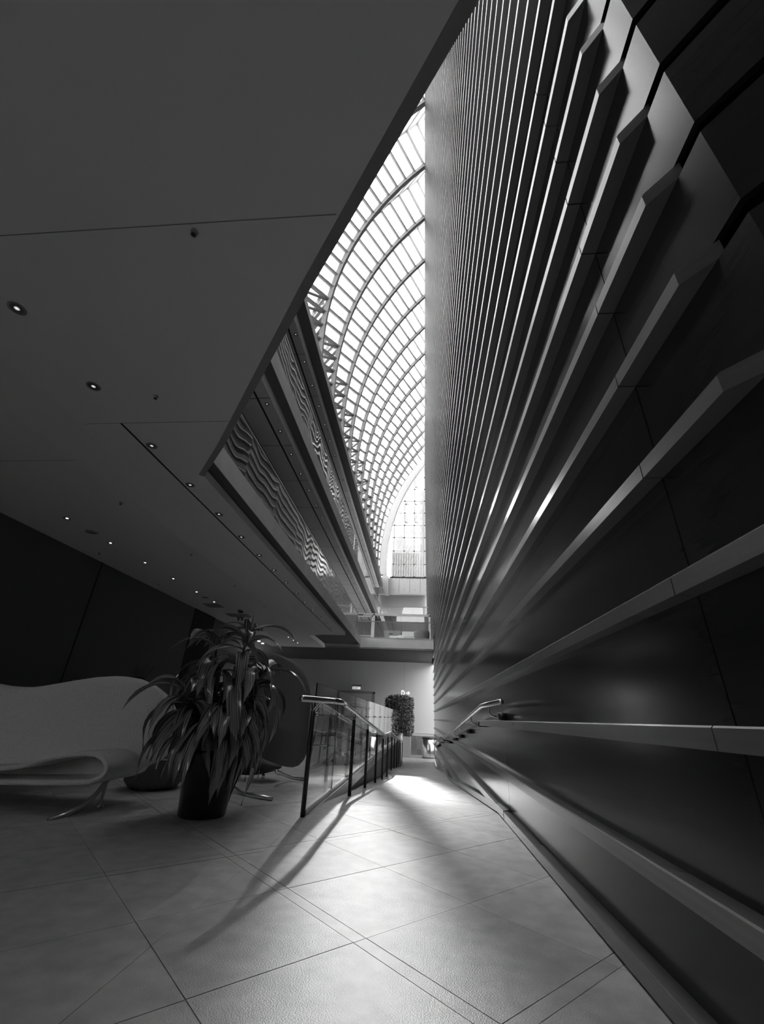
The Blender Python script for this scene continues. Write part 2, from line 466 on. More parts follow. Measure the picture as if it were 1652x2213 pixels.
# main ceiling right of the bulkhead
cpoly = [(-4.48, -6), (3.0, -6), (3.0, -.2), (.95, -.06)] + diag[2::-1] + [(-3.43, 19.7), (-4.48, 19.7)]
ceiling = soff('ceiling', cpoly, ZC, ZC + .14, M['ceiling'], 'smooth lobby ceiling with a diagonal open edge')
cb = MB(); cb.prism([(XL, -6), (-5.15, -6), (-5.15, 23.4), (XL, 23.4)], ZC - .06, ZC + .14)
cb.prism([(-5.24, 19.7), (-4.48, 19.7), (-4.48, 19.75), (-5.24, 19.75)], ZC, ZC + .14)
cb.add([(-5.15, -6, ZC - .06), (-4.48, -6, ZC), (-4.48, 19.7, ZC), (-5.15, 19.7, ZC - .06), (-5.15, -6, ZC + .14), (-4.48, -6, ZC + .14), (-4.48, 19.7, ZC + .14), (-5.15, 19.7, ZC + .14)],
       [(0, 3, 2, 1), (4, 5, 6, 7), (0, 1, 5, 4), (1, 2, 6, 5), (2, 3, 7, 6), (3, 0, 4, 7)])
cb.build('lower_ceiling_band', M['ceiling'], ceiling)
# joints and the long slot in the ceiling
jb = MB()
for x0, x1, y in ((-3.6, -.62, 1.77), (-4.44, -2.45, 4.13), (-8.1, -5.17, 4.90)):
    z = ZC - .06 if x1 < -5 else ZC
    jb.box(x0, x1, y - .004, y + .004, z - .0015, z + .001)
jb.build('joint', M['greywall'], ceiling)
sb = MB(); sb.box(-3.935, -3.905, 4.13, 18.9, ZC - .002, ZC + .001); sb.build('slot', M['slot'], ceiling)
# edge trim of the diagonal
eb = MB()
dd = [Vector((x, y, 0)) for x, y in diag]
for a, b in zip(dd, dd[1:]):
    n = (b - a).normalized(); side = Vector((n.y, -n.x, 0))
    if side.y > 0: side = -side
    w = .085
    q = [a, b, b + side * w, a + side * w]
    eb.add([(p.x, p.y, ZC - .004) for p in q] + [(p.x, p.y, ZC + .45) for p in q], [(0, 1, 2, 3), (7, 6, 5, 4), (0, 4, 5, 1), (1, 5, 6, 2), (2, 6, 7, 3), (3, 7, 4, 0)])
eb.build('edge_trim', M['greywall'], ceiling)
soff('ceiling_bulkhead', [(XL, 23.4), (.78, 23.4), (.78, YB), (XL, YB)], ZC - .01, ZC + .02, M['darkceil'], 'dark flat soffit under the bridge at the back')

# ------------------------------------------------------------------ side, back and rear walls
wb = MB(); wb.box(XL - .2, XL, -6.2, 16.2, 0, ZC); wb.box(XL - .2, XL, -6.2, 19.0, ZC, 14.3)
wall_left = tag(wb.build('wall_left', M['darkwall']), 'dark painted lobby wall behind the lounge seats', 'wall', kind='structure')
b = MB(); b.box(XL, XL + .02, 9.60, 9.615, 0, ZC - .06); b.box(XL, XL + .03, 14.6, 16.2, 0, ZC - .06)
b.build('joint', M['slot'], wall_left)
b = MB(); b.box(XL - 4, 2.8, YB, YB + .25, -1.4, ZC + .3)
wall_back = tag(b.build('wall_back', M['whitewall']), 'pale plaster wall closing the end of the lobby', 'wall', kind='structure')
b = MB()
for x in (-4.6, -1.0): b.box(x, x + .012, YB - .003, YB, 0.0 if x < -2 else -.3, ZC)
b.build('joint', M['greywall'], wall_back)
b = MB(); b.box(XL - 4, XL - .2, 16.1, 16.2, 0, ZC); b.box(XL - 4.2, XL - 4, 16.1, YB + .2, 0, ZC) 
tag(b.build('wall_alcove', M['darkwall']), 'dark side alcove behind the lounge', 'wall', kind='structure')
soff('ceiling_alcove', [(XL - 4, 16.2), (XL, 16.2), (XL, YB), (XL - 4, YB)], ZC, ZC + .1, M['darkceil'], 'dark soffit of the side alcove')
b = MB(); b.box(2.6, 2.8, 25.2, 25.6, -1.4, ZC + .3); b.box(2.6, 2.8, 28.6, YB, -1.4, ZC + .3); b.box(2.6, 2.8, 25.6, 28.6, -1.4, -.3); b.box(2.6, 2.8, 25.6, 28.6, 2.9, ZC + .3)
tag(b.build('wall_side', M['greywall']), 'grey return wall past the end of the ribbed wall', 'wall', kind='structure')
fill_window_side = tag(empty('fill_window_side', (2.7, 27.1, -.3)), 'unseen side window added to bring daylight to the end of the ramp', 'window', kind='structure')  # opening added out of view to brighten the back wall and ramp
for k in range(2):
    b = MB(); b.box(2.69, 2.71, 25.6 + k * 1.5 + .03, 25.6 + (k + 1) * 1.5 - .03, -.3, 2.9); b.build('pane', M['glass'], fill_window_side)
    b = MB(); b.box(2.64, 2.76, 25.57 + k * 1.5, 25.63 + k * 1.5, -.3, 2.9); b.build('mullion', M['blackmetal'], fill_window_side)
b = MB(); b.box(XL - .2, 3.2, -6.4, -6.2, -.2, .25); b.box(XL - .2, 3.2, -6.4, -6.2, 3.7, ZC + .2)
b.box(XL - .2, XL + .6, -6.4, -6.2, .25, 3.7); b.box(-6.33, 3.2, -6.4, -6.2, .25, 3.7)
b.box(3.0, 3.2, -6.2, -1.2, -.2, ZC + .2)
tag(b.build('wall_front', M['darkwall']), 'dark wall behind the viewer', 'wall', kind='structure')

fill_window_rear = tag(empty('fill_window_rear', (-2.6, -6.3, .25)), 'unseen window added behind the viewer for fill light', 'window', kind='structure')  # added behind the camera as daylight fill for the lounge
for k in range(1):
    a = XL + .6 + k * 1.2; b = MB(); b.box(a + .04, a + 1.16, -6.31, -6.29, .25, 3.7); b.build('pane', M['glass'], fill_window_rear)
    b = MB(); b.box(a - .04, a + .04, -6.36, -6.24, .25, 3.7); b.build('mullion', M['blackmetal'], fill_window_rear)

# ------------------------------------------------------------------ balconies
XB = -3.22
def balcony(zs, zt, ynear, yend, label, strip_light, deep=.0):
    root = tag(empty('balcony', (XB, ynear, zs)), label, 'balcony', kind='structure')
    b = MB(); b.box(XL, XB - .012, ynear, yend, zs + .02, zt); b.build('slab', M['deepgrey'], root)
    seg = [ynear]
    while seg[-1] < yend: seg.append(min(yend, seg[-1] + 5.2))
    for a, c in zip(seg, seg[1:]):
        b = MB(); b.box(XB - .012, XB, a + .004, c - .004, zs, zt); b.build('fascia_panel', M['fascia'], root)
    return root
bal2 = balcony(3.48 + H, 3.87 + H, .5, 44.8, 'lowest balcony slab with a wavy glass guard', False)
bal3 = balcony(6.83 + H, 7.28 + H, .5, 36.0, 'middle balcony slab with a glass guard', True)
bal4 = balcony(10.36 + H, 10.62 + H, .5, 36.0, 'top balcony edge under the glass vault', True)
def soffit_parts(root, zs, x_strip, seams, dl_x, y0, y1):
    b = MB(); b.box(XL, x_strip - .05, y0, y1, zs - .07, zs + .02); b.build('soffit_panel', M['soffit'], root)
    b = MB(); b.box(x_strip - .05, x_strip + .03, y0, y1, zs - .075, zs + .02); b.build('edge_strip', M['white'], root)
    for x in seams:
        b = MB(); b.box(x - .025, x + .025, y0, y1, zs - .073, zs - .069); b.build('slot', M['slot'], root)
    y = y0 + 1.2
    while y < y1:
        b = MB(); b.box(XL, x_strip - .05, y - .007, y + .007, zs - .0725, zs - .0695); b.build('joint', M['slot'], root)
        y += 1.95
soffit_parts(bal3, 6.83 + H, -3.53, (-3.90, -4.50), -3.73, .5, 36.0)
soffit_parts(bal4, 10.36 + H, -3.60, (-3.92,), -3.75, .5, 36.0)
# recessed soffit of the lowest balcony, level with the dropped lobby ceiling
def recess(root, name, x, y, z, r, mlamp, n=14):
    o = empty(name, (x, y, z))
    b = MB(); b.lathe([(r * .72, .0), (r * 1.0, -.006), (r * 1.04, 0.0), (r * .74, .001)], (x, y, z - .001), n); b.build('ring', M['greywall'], o, True)
    b = MB(); b.lathe([(r * .74, -.002), (r * .6, .001), (r * .3, .001)], (x, y, z - .001), n); b.build('reflector', M['chrome'], o, True)
    b = MB(); b.lathe([(r * .32, -.002), (.001, -.002)], (x, y, z - .002), n); b.build('bulb', mlamp, o, True)
    return o

# upper walls of the balcony floors
b = MB(); b.box(-4.62, -4.50, .5, 44.8, 10.62 + H, 13.6 + H)
b.box(XL - .2, 3.2, -21.9, -21.6, ZC, 17.0); b.box(2.62, 2.8, -21.6, -1.62, -.2, 30.5); b.box(XL - .2, XL, -21.6, .2, ZC + .2, 14.3); b.box(-4.62, -4.50, -21.6, .5, 10.62 + H, 13.6 + H); b.box(XL, 2.62, -21.6, -6.4, ZC - .2, ZC + .1)
tag(b.build('wall_upper', M['greywall']), 'grey upper wall behind the top balcony', 'wall', kind='structure')

# glass guards of the balconies
def guard(x, z0, y0, y1, hgt, label, rail=True):
    root = tag(empty('glass_guard', (x, y0, z0)), label, 'railing', 'balcony guards')
    y = y0
    while y < y1 - .3:
        e = min(y + 1.75, y1)
        b = MB(); b.box(x - .006, x + .006, y + .012, e - .012, z0 - .02, z0 + hgt); b.build('glass_panel', M['wavyglass'], root)
        y = e
    b = MB(); b.box(x - .02, x + .02, y0, y1, z0 + hgt, z0 + hgt + .03); b.build('handrail', M['steel'], root)
    return root
guard(XB - .05, 3.87 + H, 3.0, 22.4, .98, 'glass guard with rippled reflections on the lowest balcony')
guard(XB - .05, 7.28 + H, 3.0, 35.9, .95, 'glass guard with rippled reflections on the middle balcony')

# ------------------------------------------------------------------ vaulted glass roof: folded bays
RV = 22.0; XC, ZCN = .797 * RV, .715 * RV + H
TH0, DTH = 3.25, 2.325
def vp(t, th, dr=0.0):
    a = R_(th); r = RV * (1 + dr)
    return Vector((XC - r * math.cos(a), t * RV, ZCN + r * math.sin(a)))
roof = tag(empty('vaulted_roof', (XC - RV, 22, ZCN)), 'folded glass barrel vault with pale steel ribs over the atrium', 'roof', kind='structure')
J0, J1 = -4, 24
DR = .06
vt = [.604 + .1305 * k for k in range(-12, 12)]
panes = []; low_panes = []; rungs = []; struts = []
for k, t in enumerate(vt):
    last = k == len(vt) - 1
    b = MB(); pts = [vp(t, TH0 + DTH * j) for j in range(J0, J1 + 1)]
    for p, q in zip(pts, pts[1:]):
        mid = (p + q) / 2; nrm = Vector((mid.x - XC, 0, mid.z - ZCN)).normalized()
        b.bar(p, q + (q - p) * .03, .21, .22, nrm)
    b.build('valley_rib', M['roofsteel'], roof)
    tr = t - .06525
    b = MB(); pr = [vp(tr, TH0 + DTH * j, DR) for j in range(J0, J1 + 1)]
    for p, q in zip(pr, pr[1:]):
        mid = (p + q) / 2; nrm = Vector((mid.x - XC, 0, mid.z - ZCN)).normalized()
        b.bar(p, q + (q - p) * .03, .12, .14, nrm)
    b.build('ridge_rib', M['roofsteel'], roof)
    pb = [vp(t - .1305, TH0 + DTH * j) for j in range(J0, J1 + 1)] if k else None
    for j in range(len(pts)):
        nrm = Vector((pts[j].x - XC, 0, pts[j].z - ZCN)).normalized()
        g = MB(); g.bar(pr[j], pts[j], .10, .18, nrm); rungs.append(g)
        if pb: g = MB(); g.bar(pr[j], pb[j], .09, .15, nrm); rungs.append(g)
        if j < len(pts) - 1:
            g = MB(); g.add([pr[j], pts[j], pts[j + 1], pr[j + 1]], [(0, 1, 2, 3)]); (low_panes if j < 5 else panes).append(g)
            if j < 5 and k > 11: g = MB(); g.bar(pr[j], pts[j + 1], .09, .09); struts.append(g)
            if pb: g = MB(); g.add([pb[j], pr[j], pr[j + 1], pb[j + 1]], [(0, 1, 2, 3)]); (low_panes if j < 5 else panes).append(g)
pieces('purlin', rungs, M['roofsteel'], roof, 300)
pieces('pane', panes, M['pane'], roof, 240)
pieces('foot_pane', low_panes, M['endpane'], roof, 60)
pieces('brace', struts, M['tilewall'], roof, 300)
# end arch
YE = 2.043 * RV
arch = MB()
pr0 = [vp(YE / RV, a, .0) for a in range(-4, 64, 2)]; pr1 = [vp(YE / RV, a, -.034) for a in range(-4, 64, 2)]
for i in range(len(pr0) - 1):
    q = [pr0[i], pr0[i + 1], pr1[i + 1], pr1[i]]
    arch.add([(p.x, p.y - .35, p.z) for p in q] + [(p.x, p.y + .25, p.z) for p in q],
             [(0, 1, 2, 3), (7, 6, 5, 4), (0, 4, 5, 1), (2, 6, 7, 3)])
arch.build('end_arch', M['steelwhite'], roof)

# ------------------------------------------------------------------ end wall of the atrium
window_1 = tag(empty('window_1', (-1.5, YE, 14.1)), 'arched glass end wall on point fixings', 'window', kind='structure')
zs = [at_y(870, p, YE).z for p in (1246.5, 1219.6, 1191, 1162, 1135.5, 1109, 1083.4, 1058, 1033, 1010)]
xs = [at_y(p, 1150, YE).x for p in (808, 830, 852.6, 874.5, 896, 918.6, 941)]
ri = RV * (1 - .034)
for i in range(len(zs) - 1):
    for j in range(len(xs) - 1):
        p = [(xs[j] + .012, zs[i] + .012), (xs[j + 1] - .012, zs[i] + .012), (xs[j + 1] - .012, zs[i + 1] - .012), (xs[j] + .012, zs[i + 1] - .012)]
        # clip to the inside of the arch (a chord per step is close enough)
        for a in range(-14, 62, 4):
            am = R_(a + 2); nx, nz = -math.cos(am), math.sin(am)
            p = clip(p, lambda q: (ri + .05) - ((q[0] - XC) * nx + (q[1] - ZCN) * nz))
            if len(p) < 3: break
        if len(p) < 3: continue
        b = MB(); n = len(p)
        b.add([(x, YE, z) for x, z in p] + [(x, YE + .02, z) for x, z in p], [tuple(range(n)), tuple(range(n, 2 * n))[::-1]] + [(q, n + q, n + (q + 1) % n, (q + 1) % n) for q in range(n)])
        b.build('pane', M['endpane'], window_1)
for z in zs:
    b = MB()
    for x in xs:
        if math.hypot(x - XC, z - ZCN) < ri - .1: b.lathe([(.001, -.09), (.09, -.03), (.09, .03), (.001, .09)], (x, YE - .03, z), 8)
    if b.v: b.build('point_fixing', M['blackmetal'], window_1)
b = MB()
for z in zs:
    x0 = XC - math.sqrt(max(0, (ri) ** 2 - (z - ZCN) ** 2)); b.box(x0, 1.0, YE - .004, YE + .004, z - .018, z + .018)
for x in xs:
    dz = math.sqrt(max(0, ri ** 2 - (x - XC) ** 2)); b.box(x - .016, x + .016, YE - .004, YE + .004, zs[0], min(zs[-1], ZCN + dz))
b.build('joint', M['tilewall'], window_1)
# ledge with cladding panels under the glass
zl0, zl1 = at_y(870, 1282, YE - .3).z, at_y(870, 1250, YE - .3).z
ledge = tag(empty('trim_2', (-1.5, YE, zl0)), 'pale clad ledge under the arched end window', 'trim', kind='structure')
xp = [-17.0, -15.9, -14.8, -13.7, -12.6, -11.5, -10.4, -9.3, -8.2, -7.1, -6.0, -4.85] + [at_y(p, 1265, YE - .3).x for p in (816, 840, 863, 886, 908.5, 932)]
for a, c in zip(xp, xp[1:]):
    b = MB(); b.box(a + .015, c - .015, YE - .35, YE + .1, zl0, zl1); o = b.build('cladding_panel', M['steelwhite'], ledge)
    for fx, fz in ((.25, .95), (.75, .95), (.5, .22)):
        g = MB(); g.lathe([(.05, 0), (.05, .02), (.001, .02)], (0, 0, 0), 8)
        oo = g.build('bolt', M['greywall'], o); oo.matrix_basis = Matrix.Translation((a + (c - a) * fx, YE - .36, zl0 + (zl1 - zl0) * fz)) @ Matrix.Rotation(R_(90), 4, 'X')
b = MB(); b.box(xp[13] + .1, 1, YE - .3, YE + .1, zl1, zl1 + .16); b.build('slot', M['slot'], ledge)
b = MB(); b.box(-17, 1, YE - .36, YE + .1, zl0 - .12, zl0 + .001); b.build('lower_lip', M['steelwhite'], ledge)
bp = [at_y(px, py, YE - .8) for px, py in ((822, 1252), (824, 1257), (831, 1283), (840, 1283), (840, 1258), (840, 1246), (830, 1240))]
br = MB(); n = len(bp)
br.add([(p.x, YE - .8, p.z) for p in bp] + [(p.x + .05, YE + .1, p.z) for p in bp], [tuple(range(n)), tuple(range(n, 2 * n))[::-1]] + [(i, n + i, n + (i + 1) % n, (i + 1) % n) for i in range(n)])
br.build('arch_bracket', M['steelwhite'], ledge)
b = MB(); b.box(-17, 3.2, YE + .1, YE + .3, -.2, zl1)
tag(b.build('wall_end', M['greywall']), 'grey wall below the clad ledge at the far end', 'wall', kind='structure')
# stone building across the street, seen through the end glass
fac = tag(empty('stone_building', (6, 49.5, 0)), 'pale stone building standing outside the arched end window', 'building')
b = MB(); b.box(-3.5, 30, 49.5, 58, 0, 40); b.build('wall', M['facade'], fac)
zz = at_y(870, 1195, 49.5).z
for k in range(16):
    b = MB(); b.box(-3.4 + k * .30, -3.28 + k * .30, 49.4, 49.5, 8, zz if k < 12 else zz + 9); b.build('fluting', M['facade2'], fac)
for r in range(4):
    for c in range(3):
        b = MB(); z0 = zz + 4.2 + r * 2.6; b.box(-1.9 + c * 1.3, -1.75 + c * 1.3, 49.44, 49.52, z0, z0 + 1.2); b.box(-1.9 + c * 1.3, -1.5 + c * 1.3, 49.44, 49.52, z0, z0 + .12); b.build('window_notch', M['greywall'], fac)
b = MB(); b.box(-11.5, -7.2, 49.5, 58, 0, 27); b.build('side_wing', M['facade'], fac)
# street ground outside
b = MB(); b.box(-80, 80, 46.0, 140, -.3, -.05); b.box(-80, XL - 4.5, -40, 46, -.3, -.05)
tag(b.build('street', M['facade2']), 'paved ground outside the building', 'ground', kind='structure')
# office tower beyond the foot of the vault
tw = tag(empty('office_tower', (-24, 52, 0)), 'dark windowed tower outside, seen through the lowest vault panes', 'building')
b = MB(); b.box(-36, -11.8, 47, 60, 0, 58); b.build('wall', M['facade2'], tw)
for r in range(14):
    for c in range(4):
        x1 = -12.3 - c * 2.6; z0 = 8 + r * 3.5
        b = MB(); b.box(x1 - 1.9, x1, 46.9, 47.02, z0, z0 + 2.3); w = b.build('window', M['blackmetal'], tw)
        b = MB(); b.box(x1 - .99, x1 - .91, 46.86, 46.92, z0, z0 + 2.3); b.build('mullion', M['facade'], w)

# ------------------------------------------------------------------ ramp railing
def rail_path(x, ys, dz, flat):
    return [(x, y, (dz if y <= flat else zr(y - .1) + dz)) for y in ys]
rr = tag(empty('ramp_railing', (RX, 4.3, 0)), 'steel handrail on black posts with glass panels beside the ramp', 'railing')
hr = [(3.78, .893), (4.5, .903), (4.87, .906), (5.73, .84), (7.2, .715), (11.3, .40), (13.6, .395), (19.6, -.03), (21.9, -.16), (23.4, -.16)]
def hz(y):
    for (a, za), (b, zb) in zip(hr, hr[1:]):
        if y <= b: return za + (zb - za) * (y - a) / (b - a)
def hx(y): return -.83 if y > 4.6 else -.985 + .155 * max(0, min(1, (y - 3.78) / .85))
post_y = [5.9, 7.53, 9.25, 10.9, 12.5, 14.3, 15.9, 17.7, 19.4, 21.1, 22.8]
for i, y in enumerate([4.22] + post_y):
    x = -.98 if i == 0 else -.83
    z0 = 0 if i == 0 else zr(y); zt = hz(y) - .095
    b = MB(); b.lathe([(.021, 0), (.021, zt - z0), (.014, zt - z0 + .004)], (x, y, z0), 14); p = b.build('post', M['blackmetal'], rr, True)
    b = MB()
    for d in (-.011, .011): b.tube([(x + d, y, zt), (hx(y) + d * .8, y, zt + .09)], .0055, 6)
    b.build('pin', M['chrome'], p)
b = MB(); b.tube([(hx(y), y, z) for y, z in hr], .026, 14); b.build('handrail', M['steel'], rr, True)
b = MB(); b.tube([(-.842, 4.5, .903), (-.83, 4.87, .906), (-.83, 5.05, .892)], .0275, 14); b.build('sleeve', M['chrome'], rr, True)
gy = [4.28] + [5.51 + 1.53 * k for k in range(13)]
for a, c in zip(gy, gy[1:]):
    b = MB(); b.box(-.991, -.979, a + .006, c - .006, .02, 1.05); g = b.build('glass_panel', M['glass'], rr)
    e = MB(); e.box(-.9915, -.9785, a + .005, a + .009, .02, 1.05); e.build('glass_edge', M['slot'], g)
    f = MB(); f.lathe([(.014, 0), (.014, .03), (.001, .032)], (0, 0, 0), 10)
    o = f.build('fixing', M['chrome'], g, True); o.matrix_basis = Matrix.Translation((-.978, a + .02, .78)) @ Matrix.Rotation(R_(90), 4, 'Y')
b = MB(); b.box(-1.01, -.965, 4.28, 24.0, 0.0, .035); b.build('base_channel', M['steel'], rr)

wr = tag(empty('wall_handrail', (.66, 3.75, .93)), 'steel handrail on brackets along the ribbed wall', 'railing')
wp = [(.655, 3.78, .93), (.655, 4.95, .93)] + [(.655, y, zr(y) + .935) for y in (5.3, 7, 9, 11, 12.4, 13, 14.4, 15, 17, 19, 21.8, 22.3, 24.2)]
b = MB(); b.tube(wp, .021, 14); b.build('handrail', M['steel'], wr, True)
for y in (4.45, 6.0, 7.5, 9.0, 10.5, 12.0, 13.5, 15, 16.5, 18, 19.5, 21):
    z = (.93 if y < 4.95 else zr(y) + .935)
    b = MB(); b.tube([(.655, y, z - .015), (.655, y, z - .075), (.668, y, z - .095), (.69, y, z - .10), (.80, y, z - .10)], .007, 8); o = b.build('bracket', M['chrome'], wr, True)
    c = MB(); c.tube([(.735, y, z - .10), (.812, y, z - .10)], .032, 16); c.build('mount', M['blackmetal'], o, True)

# ------------------------------------------------------------------ padded sheets for the lounge seats
def sheet(outline, Y0, thick, bend, rows=30, cols=26, across=False):
    """a padded shell with the given outline, standing at depth Y0; bend(x, z) moves it in depth"""
    P = [at_y(px, py, Y0) for px, py in outline]
    poly = [(p.z, p.x) if across else (p.x, p.z) for p in P]     # sliced by height, or by width when the top dips
    z0 = min(p[1] for p in poly); z1 = max(p[1] for p in poly)
    def span(z):
        xs = []
        for i in range(len(poly)):
            (xa, za), (xb, zb) = poly[i], poly[(i + 1) % len(poly)]
            if (za <= z < zb) or (zb <= z < za): xs.append(xa + (xb - xa) * (z - za) / (zb - za))
        return (min(xs), max(xs)) if len(xs) >= 2 else None
    b = MB(); grid = []
    for r in range(rows + 1):
        v = .5 - .5 * math.cos(math.pi * r / rows)
        z = z0 + (z1 - z0) * min(max(v, .0015), .9985)
        s = span(z); row = []
        for c in range(cols + 1):
            u = .5 - .5 * math.cos(math.pi * c / cols)
            x = s[0] + (s[1] - s[0]) * u
            ed = min(x - s[0], s[1] - x, z - z0, z1 - z)
            t = thick / 2 * math.sqrt(max(0.0, 1 - (1 - min(1, max(0, ed) / (thick * .6))) ** 2))
            row.append((z, x, t, bend(z, x)) if across else (x, z, t, bend(x, z)))
        grid.append(row)
    n = cols + 1
    for sgn in (-1, 1):
        for row in grid:
            for x, z, t, y in row: b.v.append((x, Y0 + y + sgn * t, z))
    N = n * (rows + 1)
    for r in range(rows):
        for c in range(cols):
            i = r * n + c
            b.f.append((i, i + 1, i + n + 1, i + n)); b.f.append((N + i, N + i + n, N + i + n + 1, N + i + 1))
    def edge(lst):
        for i, j in zip(lst, lst[1:]): b.f.append((i, j, N + j, N + i))
    edge([c for c in range(n)][::-1]); edge([rows * n + c for c in range(n)])
    edge([r * n for r in range(rows + 1)]); edge([r * n + cols for r in range(rows + 1)][::-1])
    return b
def ribbon(pts, y0, y1, th, seg=6):
    """a bent band: centre line pts [(x, z)] swept from y0 to y1"""
    b = MB(); n = len(pts); L = []
    for i in range(n):
        a = Vector(pts[max(0, i - 1)]); c = Vector(pts[min(n - 1, i + 1)]); d = (c - a).normalized(); nn = Vector((-d.y, d.x)) * th / 2
        p = Vector(pts[i]); L.append((p + nn, p - nn))
    ring = [q[0] for q in L] + [q[1] for q in L[::-1]]
    m = len(ring)
    for k in range(seg + 1):
        f = k / seg; y = y0 + (y1 - y0) * f; s = 1 - .12 * (2 * f - 1) ** 4
        for q in ring: b.v.append((q.x, y, q.y))
    for k in range(seg):
        for i in range(m):
            j = (i + 1) % m; b.f.append((k * m + i, (k + 1) * m + i, (k + 1) * m + j, k * m + j))
    for k, rev in ((0, False), (seg, True)):
        for i in range(n - 1):
            f = (k * m + i, k * m + i + 1, k * m + m - 2 - i, k * m + m - 1 - i); b.f.append(f[::-1] if rev else f)
    return b

# sofa seen from behind, at the left
sofa = tag(empty('lounge_sofa', (-3.6, 4.2, 0)), 'long pale grey felt sofa with a wavy back, seen from behind at the left', 'sofa')
so = [(-60, 1470), (-10, 1475), (40, 1484), (75, 1486), (110, 1482), (160, 1473), (215, 1464), (265, 1461), (305, 1467), (335, 1482), (358, 1505), (370, 1540), (368, 1585), (352, 1622),
      (325, 1647), (270, 1671), (228, 1688), (150, 1694), (0, 1694), (-100, 1694), (-200, 1690), (-280, 1660), (-320, 1600), (-330, 1540), (-300, 1490), (-240, 1465), (-150, 1460)]
b = sheet(so, 4.22, .16, lambda x, z: .10 * ((x + 3.7) / 1.2) ** 2 * (1 if x > -3.7 else .6) - .10 * max(0, z - .5) + .25 * max(0, .62 - z), 48, 26, True)
b.build('backrest', M['felt'], sofa, True)
lp = [(-170, 1664), (-60, 1664), (0, 1662), (50, 1655), (110, 1638), (150, 1631), (190, 1628), (212, 1631), (226, 1640), (233, 1652), (231, 1667), (220, 1680), (195, 1690), (150, 1692), (60, 1691), (-60, 1690), (-170, 1690)]
b = ribbon([(lambda p: (p.x, p.z))(at_y(px, py, 3.86)) for px, py in lp], 3.84, 4.45, .034)
b.build('seat_loop', M['felt'], sofa, True)
b = MB(); b.tube([tuple(at_y(*q)) for q in ((240, 1678, 4.28), (226, 1694, 4.15), (203, 1722, 3.97), (178, 1743, 3.83), (142, 1761, 3.68), (105, 1774, 3.545))], .019, 10); b.build('leg', M['steel'], sofa, True)
q = at_z(215, 1745, 0)
b = MB(); b.lathe([(.03, 0), (.03, .012), (.012, .02), (.014, .34)], (q.x, q.y, 0), 12); b.build('leg', M['chrome'], sofa, True)
for dx in (-1.9, -2.25):
    b = MB(); b.lathe([(.03, 0), (.03, .012), (.012, .02), (.014, .34)], (q.x + dx, q.y + .1, 0), 12); b.build('leg', M['chrome'], sofa, True)

# high armchair seen from behind
ac = tag(empty('lounge_armchair', (-1.75, 5.9, 0)), 'tall dark grey felt armchair with a rounded back beside the railing', 'armchair')
zo = lambda x, y: (480 + x / 6.145, 1390 + y / 6.145)
ao = [zo(*p) for p in [(90, 330), (170, 215), (280, 150), (420, 124), (560, 122), (700, 140), (850, 185), (1000, 262), (1095, 365), (1150, 480), (1175, 600), (1182, 690), (1176, 800), (1155, 1000), (1138, 1200),
                       (1112, 1440), (1062, 1560), (985, 1640), (900, 1665), (810, 1655), (700, 1620), (560, 1560), (420, 1500), (280, 1440), (150, 1380), (70, 1250), (40, 1000), (40, 700), (55, 480)]]
b = sheet(ao, 5.75, .14, lambda x, z: .55 * max(0, abs(x + 1.72) - .25) ** 1.6 - .12 * max(0, z - .7) + .3 * max(0, .6 - z), 34, 28)
b.build('backrest', M['darkfelt'], ac, True)
co = [zo(*p) for p in [(100, 1500), (250, 1480), (400, 1470), (600, 1530), (760, 1600), (800, 1650), (720, 1690), (580, 1728), (400, 1755), (250, 1745), (150, 1705), (90, 1620)]]
b = sheet(co, 6.1, .62, lambda x, z: 0.0, 18, 22); b.build('seat', M['darkfelt'], ac, True)
sp = [zo(*p) for p in [(120, 1640), (300, 1440), (430, 1385), (520, 1378)]]
b = MB(); P = [at_z(*zo(*p), .02) for p in ((100, 1940), (250, 1985), (420, 2025), (665, 2065))]
b.tube([(P[0].x - .02, P[0].y + .05, .2), (P[0].x + .04, P[0].y, .06)] + [tuple(p) for p in P[1:]], .019, 10); b.build('leg', M['steel'], ac, True)
P = [at_z(*zo(*p), z) for p, z in (((720, 1700), .16), ((800, 1735), .10), ((930, 1785), .04), ((1085, 1805), .02))]
b = MB(); b.tube([tuple(p) for p in P], .02, 10); b.build('leg', M['steel'], ac, True)
for p in ((545, 1785), (170, 1790)):
    q = at_z(*zo(*p), 0); b = MB(); b.lathe([(.022, 0), (.022, .03), (.012, .045), (.012, .2)], (q.x, q.y, 0), 12); b.build('leg', M['chrome'], ac, True)

# low poufs between the seats
for px, py, r, h, lab in ((292, 1712, .30, .42, 'low dark pouf tucked under the wavy sofa end'), (372, 1686, .26, .36, 'small grey pouf behind the black plant pot')):
    q = at_z(px, py, 0); q.y += r
    p = tag(empty('pouf', (q.x, q.y, 0)), lab, 'pouf', 'poufs between the lounge seats')
    b = MB(); b.lathe([(r * .8, 0), (r * .97, h * .12), (r * 1.03, h * .5), (r * .97, h * .85), (r * .8, h * .97), (.001, h)], (q.x, q.y, .02), 32); b.build('cushion', M['darkfelt'], p, True)
    b = MB(); b.lathe([(r * .72, 0), (r * .72, .022)], (q.x, q.y, 0), 24); b.build('base', M['blackmetal'], p)
    b = MB(); b.lathe([(r * 1.02, h * .62), (r * 1.035, h * .635), (r * 1.02, h * .65)], (q.x, q.y, .02), 32); b.build('seam', M['felt'], p, True)

